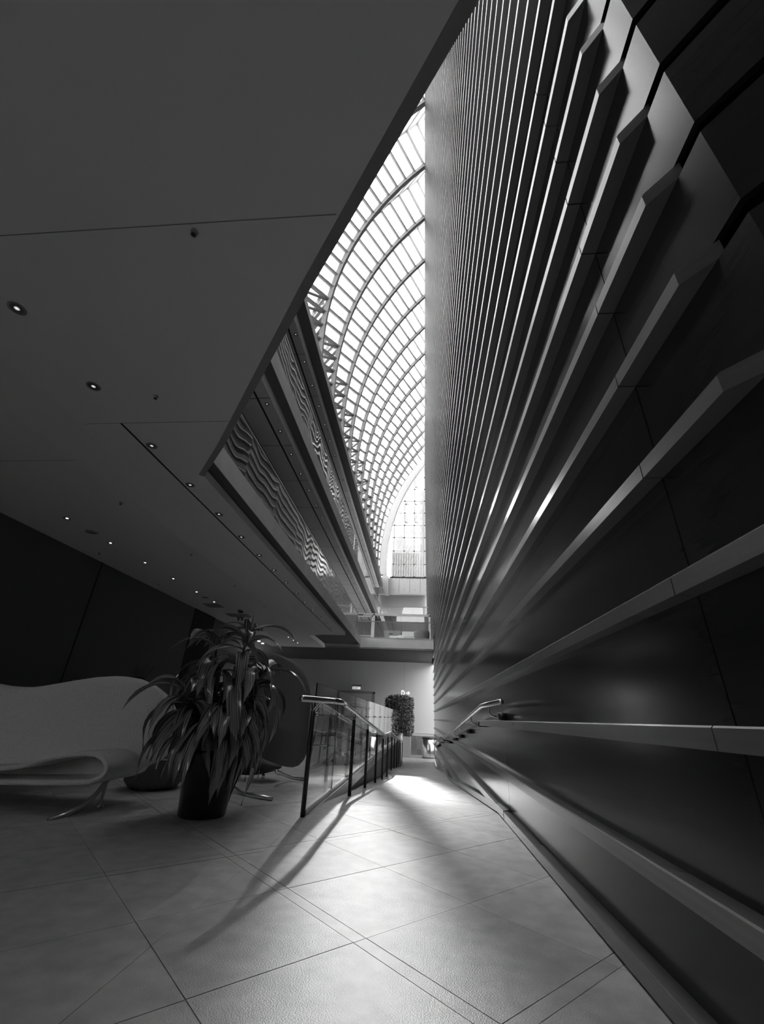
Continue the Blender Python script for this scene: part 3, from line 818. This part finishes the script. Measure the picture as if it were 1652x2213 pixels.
# ------------------------------------------------------------------ corn plant in a black pot
PX, PY = -1.77, 4.02
plant = tag(empty('potted_dracaena', (PX, PY, 0)), 'tall corn plant with drooping leaves, highlights painted into their stripes, in a black pot', 'plant')
b = MB(); b.lathe([(.175, 0), (.185, .01), (.225, .44), (.235, .47), (.215, .475), (.205, .43)], (PX, PY, 0), 36); b.build('pot', M['pot'], plant, True)
b = MB(); b.lathe([(.208, .43), (.12, .45), (.001, .455)], (PX, PY, 0), 24); b.build('soil', M['soil'], plant, True)
def leafmesh(L, W, e0, curl, twist):
    b = MB(); n = 11; p = Vector((0, 0, 0)); a = R_(e0)
    for i in range(n + 1):
        f = i / n
        w = W * (math.sin(math.pi * min(1, f * .93 + .10)) ** .75) * (1 if f < .72 else 1 - ((f - .72) / .28) ** 2.6)
        w = max(w, .004)
        t = twist * f; dx = Vector((math.cos(t), 0, math.sin(t)))
        nrm = Vector((0, -math.sin(a), math.cos(a)))
        wob = .006 * math.sin(7 * f + twist * 9)
        b.v += [tuple(p - dx * w / 2 + nrm * (w * .16 + wob)), tuple(p), tuple(p + dx * w / 2 + nrm * (w * .16 - wob))]
        a -= R_(curl) / n * (1.4 - .5 * f); p = p + Vector((0, math.cos(a), math.sin(a))) * L / n
        if a < R_(-88): a = R_(-88)
    for i in range(n):
        o = i * 3; b.f += [(o, o + 1, o + 4, o + 3), (o + 1, o + 2, o + 5, o + 4)]
    return b.mesh('leaf', M['leaf'], True)
rl = random.Random(11)
lv = {}
for kind, (e, cu) in {'up': (62, 120), 'mid': (38, 135), 'low': (14, 120)}.items():
    lv[kind] = [leafmesh(rl.uniform(.46, .70), rl.uniform(.095, .13), e + rl.uniform(-14, 14), cu - 12 + rl.uniform(-30, 25), rl.uniform(-.5, .5)) for _ in range(6)]
canes = [((0.02, -.03), 1.44, (.16, -.10)), ((-.06, .02), 1.36, (-.10, -.05)), ((.05, .06), 1.12, (.22, .12)), ((-.05, -.06), .92, (-.22, -.16)), ((.0, .05), .80, (.05, -.14))]
for (ox, oy), top, (tx, ty) in canes:
    pts = [(PX + ox, PY + oy, .42)] + [(PX + ox + tx * f, PY + oy + ty * f, .42 + (top - .42) * f) for f in (.3, .6, .85, 1)]
    b = MB(); b.tube(pts, [.016, .015, .013, .011, .007], 8); b.build('cane', M['stem'], plant, True)
    nl = int(13 + (top - .42) * 22)
    for i in range(nl):
        f = i / (nl - 1); z = .56 + (top - .56) * (f ** .9)
        g = (z - .42) / (top - .42)
        kind = 'up' if f > .82 else ('mid' if f > .5 else 'low')
        me = rl.choice(lv[kind]); az = i * 2.4 + rl.uniform(-.4, .4)
        s = rl.uniform(.82, 1.12)
        mw = Matrix.Translation((ox + tx * g, oy + ty * g, z)) @ Matrix.Rotation(az, 4, 'Z') @ Matrix.Rotation(rl.uniform(-.25, .25), 4, 'Y') @ Matrix.Scale(s, 4)
        inst('leaf', me, plant, mw)

for i in range(20):
    az = -math.pi + (i / 20 - .5) * 4.6 + rl.uniform(-.12, .12); h_ = rl.uniform(.56, .86)
    mw = Matrix.Translation((.10 * math.sin(-az), .10 * math.cos(az), h_)) @ Matrix.Rotation(az, 4, 'Z') @ Matrix.Rotation(rl.uniform(-.2, .2), 4, 'Y') @ Matrix.Scale(rl.uniform(.85, 1.1), 4)
    inst('leaf', rl.choice(lv['low' if i % 3 else 'mid']), plant, mw)

for (ox, oy), top, (tx, ty) in canes[:3]:
    for i in range(5):
        mw = Matrix.Translation((ox + tx, oy + ty, top - .02)) @ Matrix.Rotation(i * 1.26 + rl.uniform(-.3, .3), 4, 'Z') @ Matrix.Rotation(rl.uniform(-.3, .3), 4, 'Y') @ Matrix.Scale(rl.uniform(.45, .62), 4)
        inst('leaf', rl.choice(lv['up']), plant, mw)

# things behind the sofa
q = at_y(168, 1478, 5.6)
ch = tag(empty('black_chair', (q.x, 5.6, 0)), 'black framed chair whose back just shows over the wavy sofa', 'chair')
b = MB(); b.tube([(q.x - .13, 5.6, .5), (q.x - .13, 5.6, q.z + .02), (q.x - .09, 5.6, q.z + .07), (q.x + .10, 5.6, q.z + .05), (q.x + .13, 5.6, q.z), (q.x + .13, 5.6, .5)], .014, 8); b.build('back_frame', M['blackmetal'], ch, True)
b = MB(); b.box(q.x - .22, q.x + .22, 5.6, 6.05, .44, .5); b.build('seat', M['darkfelt'], ch)
for dx in (-.2, .2):
    for dy in (.02, .42):
        b = MB(); b.lathe([(.012, 0), (.012, .44)], (q.x + dx, 5.6 + dy, 0), 8); b.build('leg', M['blackmetal'], ch)
q = at_y(300, 1470, 7.4)
va = tag(empty('stick_vase', (q.x, 7.4, 0)), 'dark floor vase holding a bundle of dry sticks behind the wavy sofa', 'vase')
b = MB(); b.lathe([(.12, 0), (.16, .25), (.15, .8), (.08, 1.15), (.09, 1.22), (.07, 1.2)], (q.x, 7.4, 0), 24); b.build('vase', M['pot'], va, True)
for i in range(11):
    a = rl.uniform(0, 6.28); d = rl.uniform(.06, .22)
    b = MB(); b.tube([(q.x, 7.4, 1.0), (q.x + d * math.cos(a), 7.4 + d * math.sin(a), q.z + rl.uniform(.12, .28))], .005, 5); b.build('stick', M['stem'], va)

# ------------------------------------------------------------------ bar tables and stools behind the glass
def bar_table(px, py, lab):
    q = at_z(px, py, 0); o = tag(empty('bar_table', (q.x, q.y, 0)), lab, 'table', 'high tables behind the ramp glass')
    b = MB(); b.lathe([(.03, .12), (.03, .98)], (q.x, q.y, 0), 12); b.build('column', M['blackmetal'], o, True)
    for k in range(4):
        a = k * math.pi / 2 + .6; c, s = math.cos(a), math.sin(a)
        b = MB(); b.tube([(q.x, q.y, .16), (q.x + .12 * c, q.y + .12 * s, .15), (q.x + .24 * c, q.y + .24 * s, .08), (q.x + .29 * c, q.y + .29 * s, .012)], .02, 8); f = b.build('foot', M['chrome'], o, True)
        b = MB(); b.lathe([(.03, 0), (.03, .02)], (q.x + .29 * c, q.y + .29 * s, 0), 10); b.build('glide', M['blackmetal'], f)
    b = MB(); b.lathe([(.001, 0), (.34, 0), (.35, .012), (.34, .025), (.001, .025)], (q.x, q.y, .98), 32); b.build('top', M['wood'], o, True)
bar_table(733, 1650, 'nearer high round table with curved feet behind the ramp glass')
bar_table(778, 1622, 'farther high round table with curved feet behind the ramp glass')
def stool(px, py, rot, lab):
    q = at_z(px, py, 0); o = tag(empty('bar_stool', (q.x, q.y, 0)), lab, 'stool', 'bar stools behind the ramp glass')
    pts = []
    for k in range(4):
        a = rot + k * math.pi / 2; c, s = math.cos(a), math.sin(a)
        b = MB(); b.tube([(q.x + .24 * c, q.y + .24 * s, 0), (q.x + .15 * c, q.y + .15 * s, .74)], .011, 8); b.build('leg', M['blackmetal'], o, True)
        pts.append((q.x + .205 * c, q.y + .205 * s, .29))
    b = MB(); b.tube(pts + [pts[0]], .009, 6); b.build('foot_ring', M['chrome'], o, True)
    b = MB(); b.prism([(q.x + .25 * math.cos(rot + t), q.y + .25 * math.sin(rot + t)) for t in [math.pi * 2 * i / 16 for i in range(16)]], .74, .785); b.build('seat', M['blackmetal'], o)
    c, s = math.cos(rot), math.sin(rot)
    b = MB(); b.tube([(q.x - .2 * c - .2 * s, q.y - .2 * s + .2 * c, .78), (q.x - .26 * c - .2 * s, q.y - .26 * s + .2 * c, 1.02), (q.x - .26 * c + .2 * s, q.y - .26 * s - .2 * c, 1.02), (q.x - .2 * c + .2 * s, q.y - .2 * s - .2 * c, .78)], .012, 8); b.build('back_rail', M['blackmetal'], o, True)
stool(697, 1652, .5, 'black bar stool just past the tall felt armchair')
stool(747, 1636, 1.2, 'black bar stool between the two high round tables')
stool(806, 1606, .2, 'black bar stool beyond the farther high round table')
stool(716, 1620, .9, 'black bar stool behind the nearer high round table')

# ------------------------------------------------------------------ back wall: door, signs, hedge, bin
door_1 = tag(empty('door_1', (-4.1, YB, 0)), 'grey double exit door in the pale back wall', 'door', kind='structure')
b = MB(); b.box(-5.35, -5.2, YB - .06, YB, 0, 2.2); b.box(-3.0, -2.87, YB - .06, YB, 0, 2.2); b.box(-5.35, -2.87, YB - .06, YB, 2.1, 2.23); b.build('frame', M['greywall'], door_1)
for a, c in ((-5.2, -4.11), (-4.09, -3.0)):
    b = MB(); b.box(a, c, YB - .03, YB, 0, 2.1); l = b.build('leaf', M['soffit'], door_1)
    h = MB(); h.box(a + .12, c - .12, YB - .09, YB - .04, .95, 1.02); h.build('push_bar', M['steel'], l)
ex = tag(empty('exit_sign', (-4.07, YB - .2, 2.5)), 'small lit exit sign hanging above the grey double door', 'sign')
b = MB(); b.box(-4.37, -3.77, YB - .26, YB - .18, 2.30, 2.50); b.build('housing', M['steelwhite'], ex)
b = MB(); b.box(-4.33, -3.81, YB - .264, YB - .259, 2.32, 2.48); b.build('face', M['exitface'], ex)
b = MB(); b.box(-4.40, -3.74, YB - .27, YB - .17, 2.50, 2.60); b.build('canopy', M['greywall'], ex)
b = MB(); b.box(-4.09, -4.05, YB - .24, YB, 2.53, 2.57); b.build('bracket', M['greywall'], ex)
def letters(parent, txt, x, y, z, h, m, name='lettering'):
    segs = {'E': [((0, 0), (0, 1)), ((0, 0), (.6, 0)), ((0, .5), (.5, .5)), ((0, 1), (.6, 1))], 'X': [((0, 0), (.65, 1)), ((0, 1), (.65, 0))],
            'I': [((.1, 0), (.1, 1))], 'T': [((.32, 0), (.32, 1)), ((0, 1), (.65, 1))],
            'D': [((0, 0), (0, 1)), ((0, 1), (.35, 1)), ((.35, 1), (.62, .8)), ((.62, .8), (.62, .2)), ((.62, .2), (.35, 0)), ((.35, 0), (0, 0))],
            '>': [((0, .5), (.85, .5)), ((.5, .85), (.88, .5)), ((.5, .15), (.88, .5))]}
    for c in txt:
        b = MB()
        for (a, d), (e, f) in segs[c]: b.bar((x + a * h, y, z + d * h), (x + e * h, y, z + f * h), .13 * h, .012, (0, 1, 0))
        b.build(name, m, parent); x += h * {'I': .42, 'X': .9, 'E': .85, 'T': .9, 'D': 1.05}.get(c, 1)
letters(ex, 'EXIT', -4.27, YB - .267, 2.345, .11, M['black'])
ds = tag(empty('direction_sign', (-.9, YB - .02, 2.2)), 'white letter and arrow sign on the back wall above the hedge', 'sign')
letters(ds, 'D>', -1.15, YB - .012, 2.10, .26, M['litsign'])
# wainscot tiles and rail on the lower back wall
wt = tag(empty('baseboard_back', (0, YB, -1.2)), 'dark square tiles along the foot of the back wall', 'baseboard', kind='structure')
for i in range(9):
    for j in range(4):
        b = MB(); b.box(-.95 + i * .38 + .006, -.95 + (i + 1) * .38 - .006, YB - .02, YB - .001, -1.2 + j * .26 + .005, -1.2 + (j + 1) * .26 - .005); b.build('tile', M['tilewall'], wt)
b = MB(); b.box(-.97, 2.6, YB - .03, YB, -.03, .05); b.build('rail', M['steelwhite'], wt)
# hedge in a slatted planter
pl = tag(empty('hedge_planter', (-1.13, 27.6, -1.2)), 'square trimmed ficus hedge in a pale striped planter by the back wall', 'plant')
b = MB(); b.box(-1.73, -.52, 27.15, 28.1, -1.2, -.17); b.build('planter_box', M['greywall'], pl)
for i in range(22):
    x = -1.745 + i * .056
    b = MB(); b.box(x, x + .05, 27.12 - .01 * random.random(), 27.15, -1.19, -.15 - .02 * random.random()); b.build('slat', M['bark'], pl)
for i in range(10):
    y = 27.15 + i * .095
    b = MB(); b.box(-.52, -.50, y, y + .085, -1.19, -.15); b.build('slat', M['bark'], pl)
for dx in (-.35, .05, .35):
    b = MB(); b.tube([(-1.13 + dx, 27.6, -.2), (-1.13 + dx * 1.4, 27.6, 1.2)], .03, 7); b.build('trunk', M['stem'], pl, True)
b = MB(); rh = random.Random(3)
for i in range(9000):
    while True:
        x, y, z = rh.uniform(-1, 1), rh.uniform(-1, 1), rh.uniform(-1, 1)
        k = (abs(x) ** 5 + abs(y) ** 5 + abs(z) ** 5)
        e = .95 + .5 * (noise.noise(Vector((x * 2.2, y * 2.2, z * 2.2 + 4))))
        if k < e: break
    wv = .78 + .2 * max(0, z) if x < 0 else .85
    p = Vector((-1.17 + x * 1.0 * wv, 27.55 + y * .62, .92 + z * 1.12))
    a, t = rh.uniform(0, 6.28), rh.uniform(-1, 1); u = Vector((math.cos(a) * math.cos(t), math.sin(a) * math.cos(t), math.sin(t))); w = u.orthogonal().normalized()
    L = rh.uniform(.07, .12)
    b.add([p - u * L * .5, p + w * L * .28, p + u * L * .5, p - w * L * .28], [(0, 1, 2, 3)])
b.build('foliage', M['leafs'], pl, kind='stuff')
# bin
q = Vector((.50, 27.5, -1.2))
bn = tag(empty('waste_bin', q), 'round brushed steel waste bin at the end of the ramp', 'bin')
b = MB(); b.lathe([(.355, .05), (.36, .06), (.36, .97)], tuple(q), 40); b.build('body', M['steel'], bn, True)
b = MB(); b.lathe([(.345, 0), (.345, .05)], tuple(q), 32); b.build('base', M['blackmetal'], bn)
b = MB(); b.lathe([(.37, .97), (.37, 1.02), (.30, 1.05), (.16, 1.06), (.15, 1.0)], tuple(q), 40); b.build('lid', M['blackmetal'], bn, True)

# ------------------------------------------------------------------ ceiling fittings
ORD = ['first', 'second', 'third', 'fourth', 'fifth', 'sixth', 'seventh', 'eighth', 'ninth', 'tenth', 'eleventh', 'twelfth', 'thirteenth', 'fourteenth', 'fifteenth', 'sixteenth',
       'seventeenth', 'eighteenth', 'nineteenth', 'twentieth', 'twenty-first', 'twenty-second', 'twenty-third', 'twenty-fourth']
def downlight(x, y, z, r, lampm, lab, grp, parent=None):
    o = recess(None, 'downlight', x, y, z, r, lampm)
    if lab: tag(o, lab, 'light', grp)
    return o
ys = [2.41, 3.45] + [4.64 + 1.115 * k for k in range(13)]
for i, y in enumerate(ys): downlight(-3.80, y, ZC, .075, M['lampdim'], 'recessed downlight beside the ceiling slot, %s from the near end' % ORD[i], 'downlights beside the ceiling slot')
for i, y in enumerate([6.94, 8.24, 9.57, 10.93, 12.31, 13.56]): downlight(-6.94, y, ZC - .06, .075, M['lamp'], 'lit recessed downlight along the dark left wall, %s from the near end' % ORD[i], 'downlights near the dark wall')
for i, y in enumerate((20.3, 21.2, 22.0)): downlight(-6.3, y, ZC - .06, .06, M['lamp'], 'small lit downlight before the dark bridge soffit, %s from the near end' % ORD[i], 'downlights at the back of the lobby')
for x, y, lb in ((-6.92, 7.60, 'nearer'), (-6.97, 12.97, 'farther')):
    b = MB(); b.lathe([(.11, 0), (.115, -.008), (.1, -.012), (.001, -.012)], (x, y, ZC - .06), 24)
    o = empty('ceiling_speaker', (x, y, ZC - .06)); b.build('grille', M['greywall'], o, True)
    tag(o, lb + ' flat round speaker grille between downlights by the dark wall', 'speaker', 'ceiling speakers')
    b = MB(); b.lathe([(.115, -.002), (.122, -.006), (.125, 0)], (x, y, ZC - .06), 24); b.build('rim', M['ceiling'], o, True)
for i, (x, y) in enumerate(((-1.75, 1.83), (-3.14, 3.64), (-5.36, 6.28), (-5.37, 8.90), (-5.37, 11.5), (-5.37, 14.1), (-7.7, 8.91), (-7.7, 11.5), (-4.9, 18.0))):
    z = ZC if x > -4.48 else ZC - .06
    o = tag(empty('sprinkler', (x, y, z)), ['black sprinkler head nearest the viewer, beside the diagonal ceiling edge', 'black sprinkler head by the second downlight of the slot row', 'nearest black sprinkler on the middle of the lower ceiling', 'second black sprinkler on the middle of the lower ceiling', 'third black sprinkler on the middle of the lower ceiling', 'farthest black sprinkler on the middle of the lower ceiling', 'nearer black sprinkler close to the dark left wall', 'farther black sprinkler close to the dark left wall', 'small sprinkler at the far end of the ceiling slot'][i], 'sprinkler', 'lobby sprinklers')
    b = MB(); b.lathe([(.028, 0), (.026, -.006), (.009, -.008), (.009, -.03)], (x, y, z), 12); b.build('escutcheon', M['greywall'], o, True)
    b = MB(); b.lathe([(.009, -.03), (.02, -.036), (.02, -.039), (.001, -.04)], (x, y, z), 12); b.build('deflector', M['blackmetal'], o, True)
for x, y, w, d in ((-7.2, 14.1, .6, .6), (-6.9, 15.6, .9, .6)):
    o = tag(empty('ceiling_vent', (x, y, ZC - .06)), 'square grey air grille in the ceiling, %s' % ('nearer one' if y < 15 else 'farther one by the track lights'), 'vent', 'ceiling vents')
    b = MB(); b.box(x - w / 2, x + w / 2, y - d / 2, y + d / 2, ZC - .064, ZC - .06); b.build('frame', M['soffit'], o)
    for k in range(8):
        b = MB(); yy = y - d / 2 + .03 + k * (d - .06) / 8; b.box(x - w / 2 + .03, x + w / 2 - .03, yy, yy + .035, ZC - .068, ZC - .0635); b.build('blade', M['greywall'], o)
for i, (x, y) in enumerate(((-6.98, 16.0), (-6.97, 16.77), (-6.93, 17.41), (-6.95, 18.21))):
    o = tag(empty('twin_spotlight', (x, y, ZC - .06)), 'black twin ceiling spotlight, %s of the row of four' % ('nearest', 'second', 'third', 'farthest')[i], 'light', 'twin spotlights')
    b = MB(); b.box(x - .14, x + .14, y - .04, y + .04, ZC - .08, ZC - .06); b.build('plate', M['blackmetal'], o)
    for d in (-.07, .07):
        b = MB(); b.lathe([(.035, -.10), (.04, -.03), (.02, 0), (.02, .01)], (x + d, y, ZC - .08), 12); b.build('head', M['blackmetal'], o, True)
o = tag(empty('ceiling_camera', (-6.45, 14.72, ZC - .06)), 'white dome fitting on the lobby ceiling before the twin spotlights', 'camera')
b = MB(); b.lathe([(.13, 0), (.13, -.03), (.11, -.04)], (-6.45, 14.72, ZC - .06), 20); b.build('base', M['steelwhite'], o, True)
b = MB(); b.lathe([(.1, -.04), (.08, -.08), (.04, -.1), (.001, -.105)], (-6.45, 14.72, ZC - .06), 20); b.build('dome', M['blackmetal'], o, True)
for z, x, y0, lev in ((6.83 + H - .07, -3.73, 7.76, 'middle'), (10.36 + H - .07, -3.75, 8.74, 'top')):
    for k in range(-3, 21):
        downlight(x, y0 + 1.085 * k, z, .06, M['lampdim'], 'tiny downlight under the %s balcony, %s from the near end' % (lev, ORD[k + 3]), 'downlights under the %s balcony' % lev)
# glowing lamps of the alcove
for i, (px, py) in enumerate(((512, 1361), (523, 1368), (536, 1374), (560, 1385), (568, 1390))):
    p = at_z(px, py, ZC - .02)
    o = tag(empty('alcove_lamp', p), 'small glowing round lamp in the dark alcove, number %s from the left' % ('one', 'two', 'three', 'four', 'five')[i], 'light', 'alcove lamps')
    b = MB(); b.lathe([(.07, 0), (.07, -.03), (.001, -.035)], tuple(p), 16); b.build('diffuser', M['lamp'], o, True)
    b = MB(); b.lathe([(.085, .02), (.085, 0), (.07, -.001)], tuple(p), 16); b.build('rim', M['blackmetal'], o, True)
for px, x in ((524, 0), (548, 0), (558, 0)):
    p = at_y(px, 1375, YB - .5)
    L = bpy.data.lights.new('alcove_spot', 'SPOT'); L.energy = 160; L.spot_size = R_(38); L.spot_blend = .4; L.shadow_soft_size = .03
    lo = bpy.data.objects.new('alcove_spot', L); col.objects.link(lo); lo.location = (max(p.x, XL - 3.8), YB - .35, ZC - .05)

# ------------------------------------------------------------------ bridge at the back and what stands on it
ZB = 3.87 + H
br = tag(empty('bridge', (-2.2, 23.4, ZB)), 'pale bridge slab crossing the back of the lobby', 'bridge', kind='structure')
b = MB(); b.box(-5.24, .74, 23.42, 36.0, ZC + .02, ZB); b.build('slab', M['ceiling'], br)
b = MB(); b.box(-5.24, .74, 23.40, 23.42, ZC - .03, ZB - .02); b.build('fascia_panel', M['fascia'], br)
b = MB(); b.box(-5.24, .74, 23.38, 23.6, ZB - .02, ZB + .02); b.build('edge_trim', M['steelwhite'], br)
g = tag(empty('bridge_guard', (-2, 23.45, ZB)), 'clear glass guard with a dark top rail on the bridge', 'railing')
xs = [-4.44, -2.7, -.98, .72]
for a, c in zip(xs, xs[1:]):
    b = MB(); b.box(a + .01, c - .01, 23.44, 23.455, ZB, ZB + .86); b.build('glass_panel', M['glass'], g)
b = MB(); b.box(-4.44, .74, 23.42, 23.475, ZB + .86, ZB + .90); b.build('handrail', M['greywall'], g)
pt = tag(empty('glass_partition', (-2, 29.0, ZB)), 'white framed glass screen with a door on the bridge', 'partition', kind='structure')
b = MB()
b.box(-4.58, .75, 28.95, 29.07, ZB + 2.42, ZB + 2.56); b.box(-4.58, -4.48, 28.95, 29.07, ZB, ZB + 2.5); b.box(-3.22, -3.08, 28.95, 29.07, ZB, ZB + 2.5); b.box(.60, .74, 28.95, 29.07, ZB, ZB + 2.5)
b.build('frame', M['steelwhite'], pt)
for a, c in ((-3.08, -1.3), (-1.28, .60)):
    b = MB(); b.box(a, c, 29.0, 29.012, ZB, ZB + 2.42); b.build('pane', M['glass'], pt)
b = MB(); b.box(-4.48, -3.22, 28.99, 29.02, ZB, ZB + 2.4); d = b.build('door', M['glass'], pt)
b = MB(); b.box(-4.45, -3.25, 28.93, 28.98, ZB + 1.0, ZB + 1.06); b.build('push_bar', M['steel'], d)
b = MB(); b.box(-4.48, -4.40, 28.98, 29.03, ZB, ZB + 2.4); b.box(-3.3, -3.22, 28.98, 29.03, ZB, ZB + 2.4); b.box(-4.48, -3.22, 28.98, 29.03, ZB + 2.3, ZB + 2.4); b.build('stile', M['steelwhite'], d)
b = MB(); b.box(-4.3, -3.9, 28.90, 29.0, ZB + 2.40, ZB + 2.46); b.build('closer', M['blackmetal'], d)
b = MB(); b.box(-5.2, .74, 33.0, 33.15, ZB, 7.28 + H)
wg = tag(b.build('wall_bridge', M['deepgrey']), 'grey inner wall behind the white framed screen', 'wall', kind='structure')
d2 = tag(empty('door_2', (-2.1, 33, ZB)), 'grey door with a pale glazed panel behind the bridge screen', 'door', kind='structure')
b = MB(); b.box(-2.75, -1.45, 32.93, 33, ZB, ZB + 2.15); b.build('frame', M['greywall'], d2)
b = MB(); b.box(-2.3, -1.75, 32.9, 32.93, ZB + .1, ZB + 1.75); b.build('pane', M['white'], d2)
b = MB(); b.box(-2.35, -2.05, 32.86, 32.92, ZB + 1.85, ZB + 1.93); b.build('closer', M['blackmetal'], d2)
po = tag(empty('wall_poster', (-.7, 32.95, ZB + 1)), 'large pale poster on the grey wall behind the bridge screen', 'poster')
b = MB(); b.box(-1.35, -.05, 32.9, 32.99, ZB + .5, ZB + 2.1); b.build('sheet', M['white'], po)
b = MB()
for k in range(9): b.bar((-1.25 + k * .07, 32.895, ZB + .6 + k * .12), (-1.0 + k * .07, 32.895, ZB + .72 + k * .13), .03, .004, (0, 1, 0))
b.build('print', M['greywall'], po)
bc = tag(empty('bridge_armchair', (.05, 25.6, ZB)), 'dark rounded armchair on the bridge by the ribbed wall', 'armchair')
b = MB(); b.lathe([(.36, .28), (.43, .34), (.47, .62), (.45, .80), (.41, .82), (.39, .62), (.35, .46), (.001, .44)], (.12, 25.6, ZB), 28); b.build('tub', M['darkfelt'], bc, True)
for k in range(4):
    a = .78 + k * 1.57; b = MB(); b.tube([(.12 + .3 * math.cos(a), 25.6 + .3 * math.sin(a), ZB + .3), (.12 + .34 * math.cos(a), 25.6 + .34 * math.sin(a), ZB)], .015, 8); b.build('leg', M['chrome'], bc)
lt = tag(empty('low_table', (-.85, 25.2, ZB)), 'low white round table beside the bridge armchair', 'table')
b = MB(); b.lathe([(.001, .36), (.5, .36), (.5, .39), (.001, .39)], (-.85, 25.2, ZB), 32); b.build('top', M['white'], lt, True)
b = MB(); b.lathe([(.25, 0), (.25, .02), (.03, .03), (.03, .36)], (-.85, 25.2, ZB), 16); b.build('stem', M['chrome'], lt, True)
ld = tag(empty('step_stand', (-4.3, 24.3, ZB)), 'white folding stand at the left end of the bridge guard', 'stand')
for x in (-4.5, -4.2):
    b = MB(); b.tube([(x, 24.1, ZB), (x + .25, 24.5, ZB + .95)], .02, 8); b.build('upright', M['steelwhite'], ld, True)
for k in range(3):
    f = .3 + k * .3; b = MB(); b.bar((-4.5 + .25 * f, 24.1 + .4 * f, ZB + .95 * f), (-4.2 + .25 * f, 24.1 + .4 * f, ZB + .95 * f), .03, .02); b.build('rung', M['steelwhite'], ld)
# cross balcony beyond
cb2 = tag(empty('cross_balcony', (-2, 36, 7.28 + H)), 'far cross balcony slab above the bridge', 'balcony', kind='structure')
b = MB(); b.box(XL, .7, 35.0, 44.8, 6.9 + H, 7.28 + H); b.build('slab', M['soffit'], cb2)
g2 = tag(empty('cross_guard', (-2, 35.05, 7.28 + H)), 'far clear glass guard in front of the grey end wall', 'railing')
for a, c in ((-3.2, -1.9), (-1.9, -.6), (-.6, .7)):
    b = MB(); b.box(a + .01, c - .01, 35.05, 35.065, 7.28 + H, 8.34 + H); b.build('glass_panel', M['glass'], g2)
b = MB(); b.box(-3.2, .7, 35.03, 35.085, 8.34 + H, 8.39 + H); b.build('handrail', M['greywall'], g2)
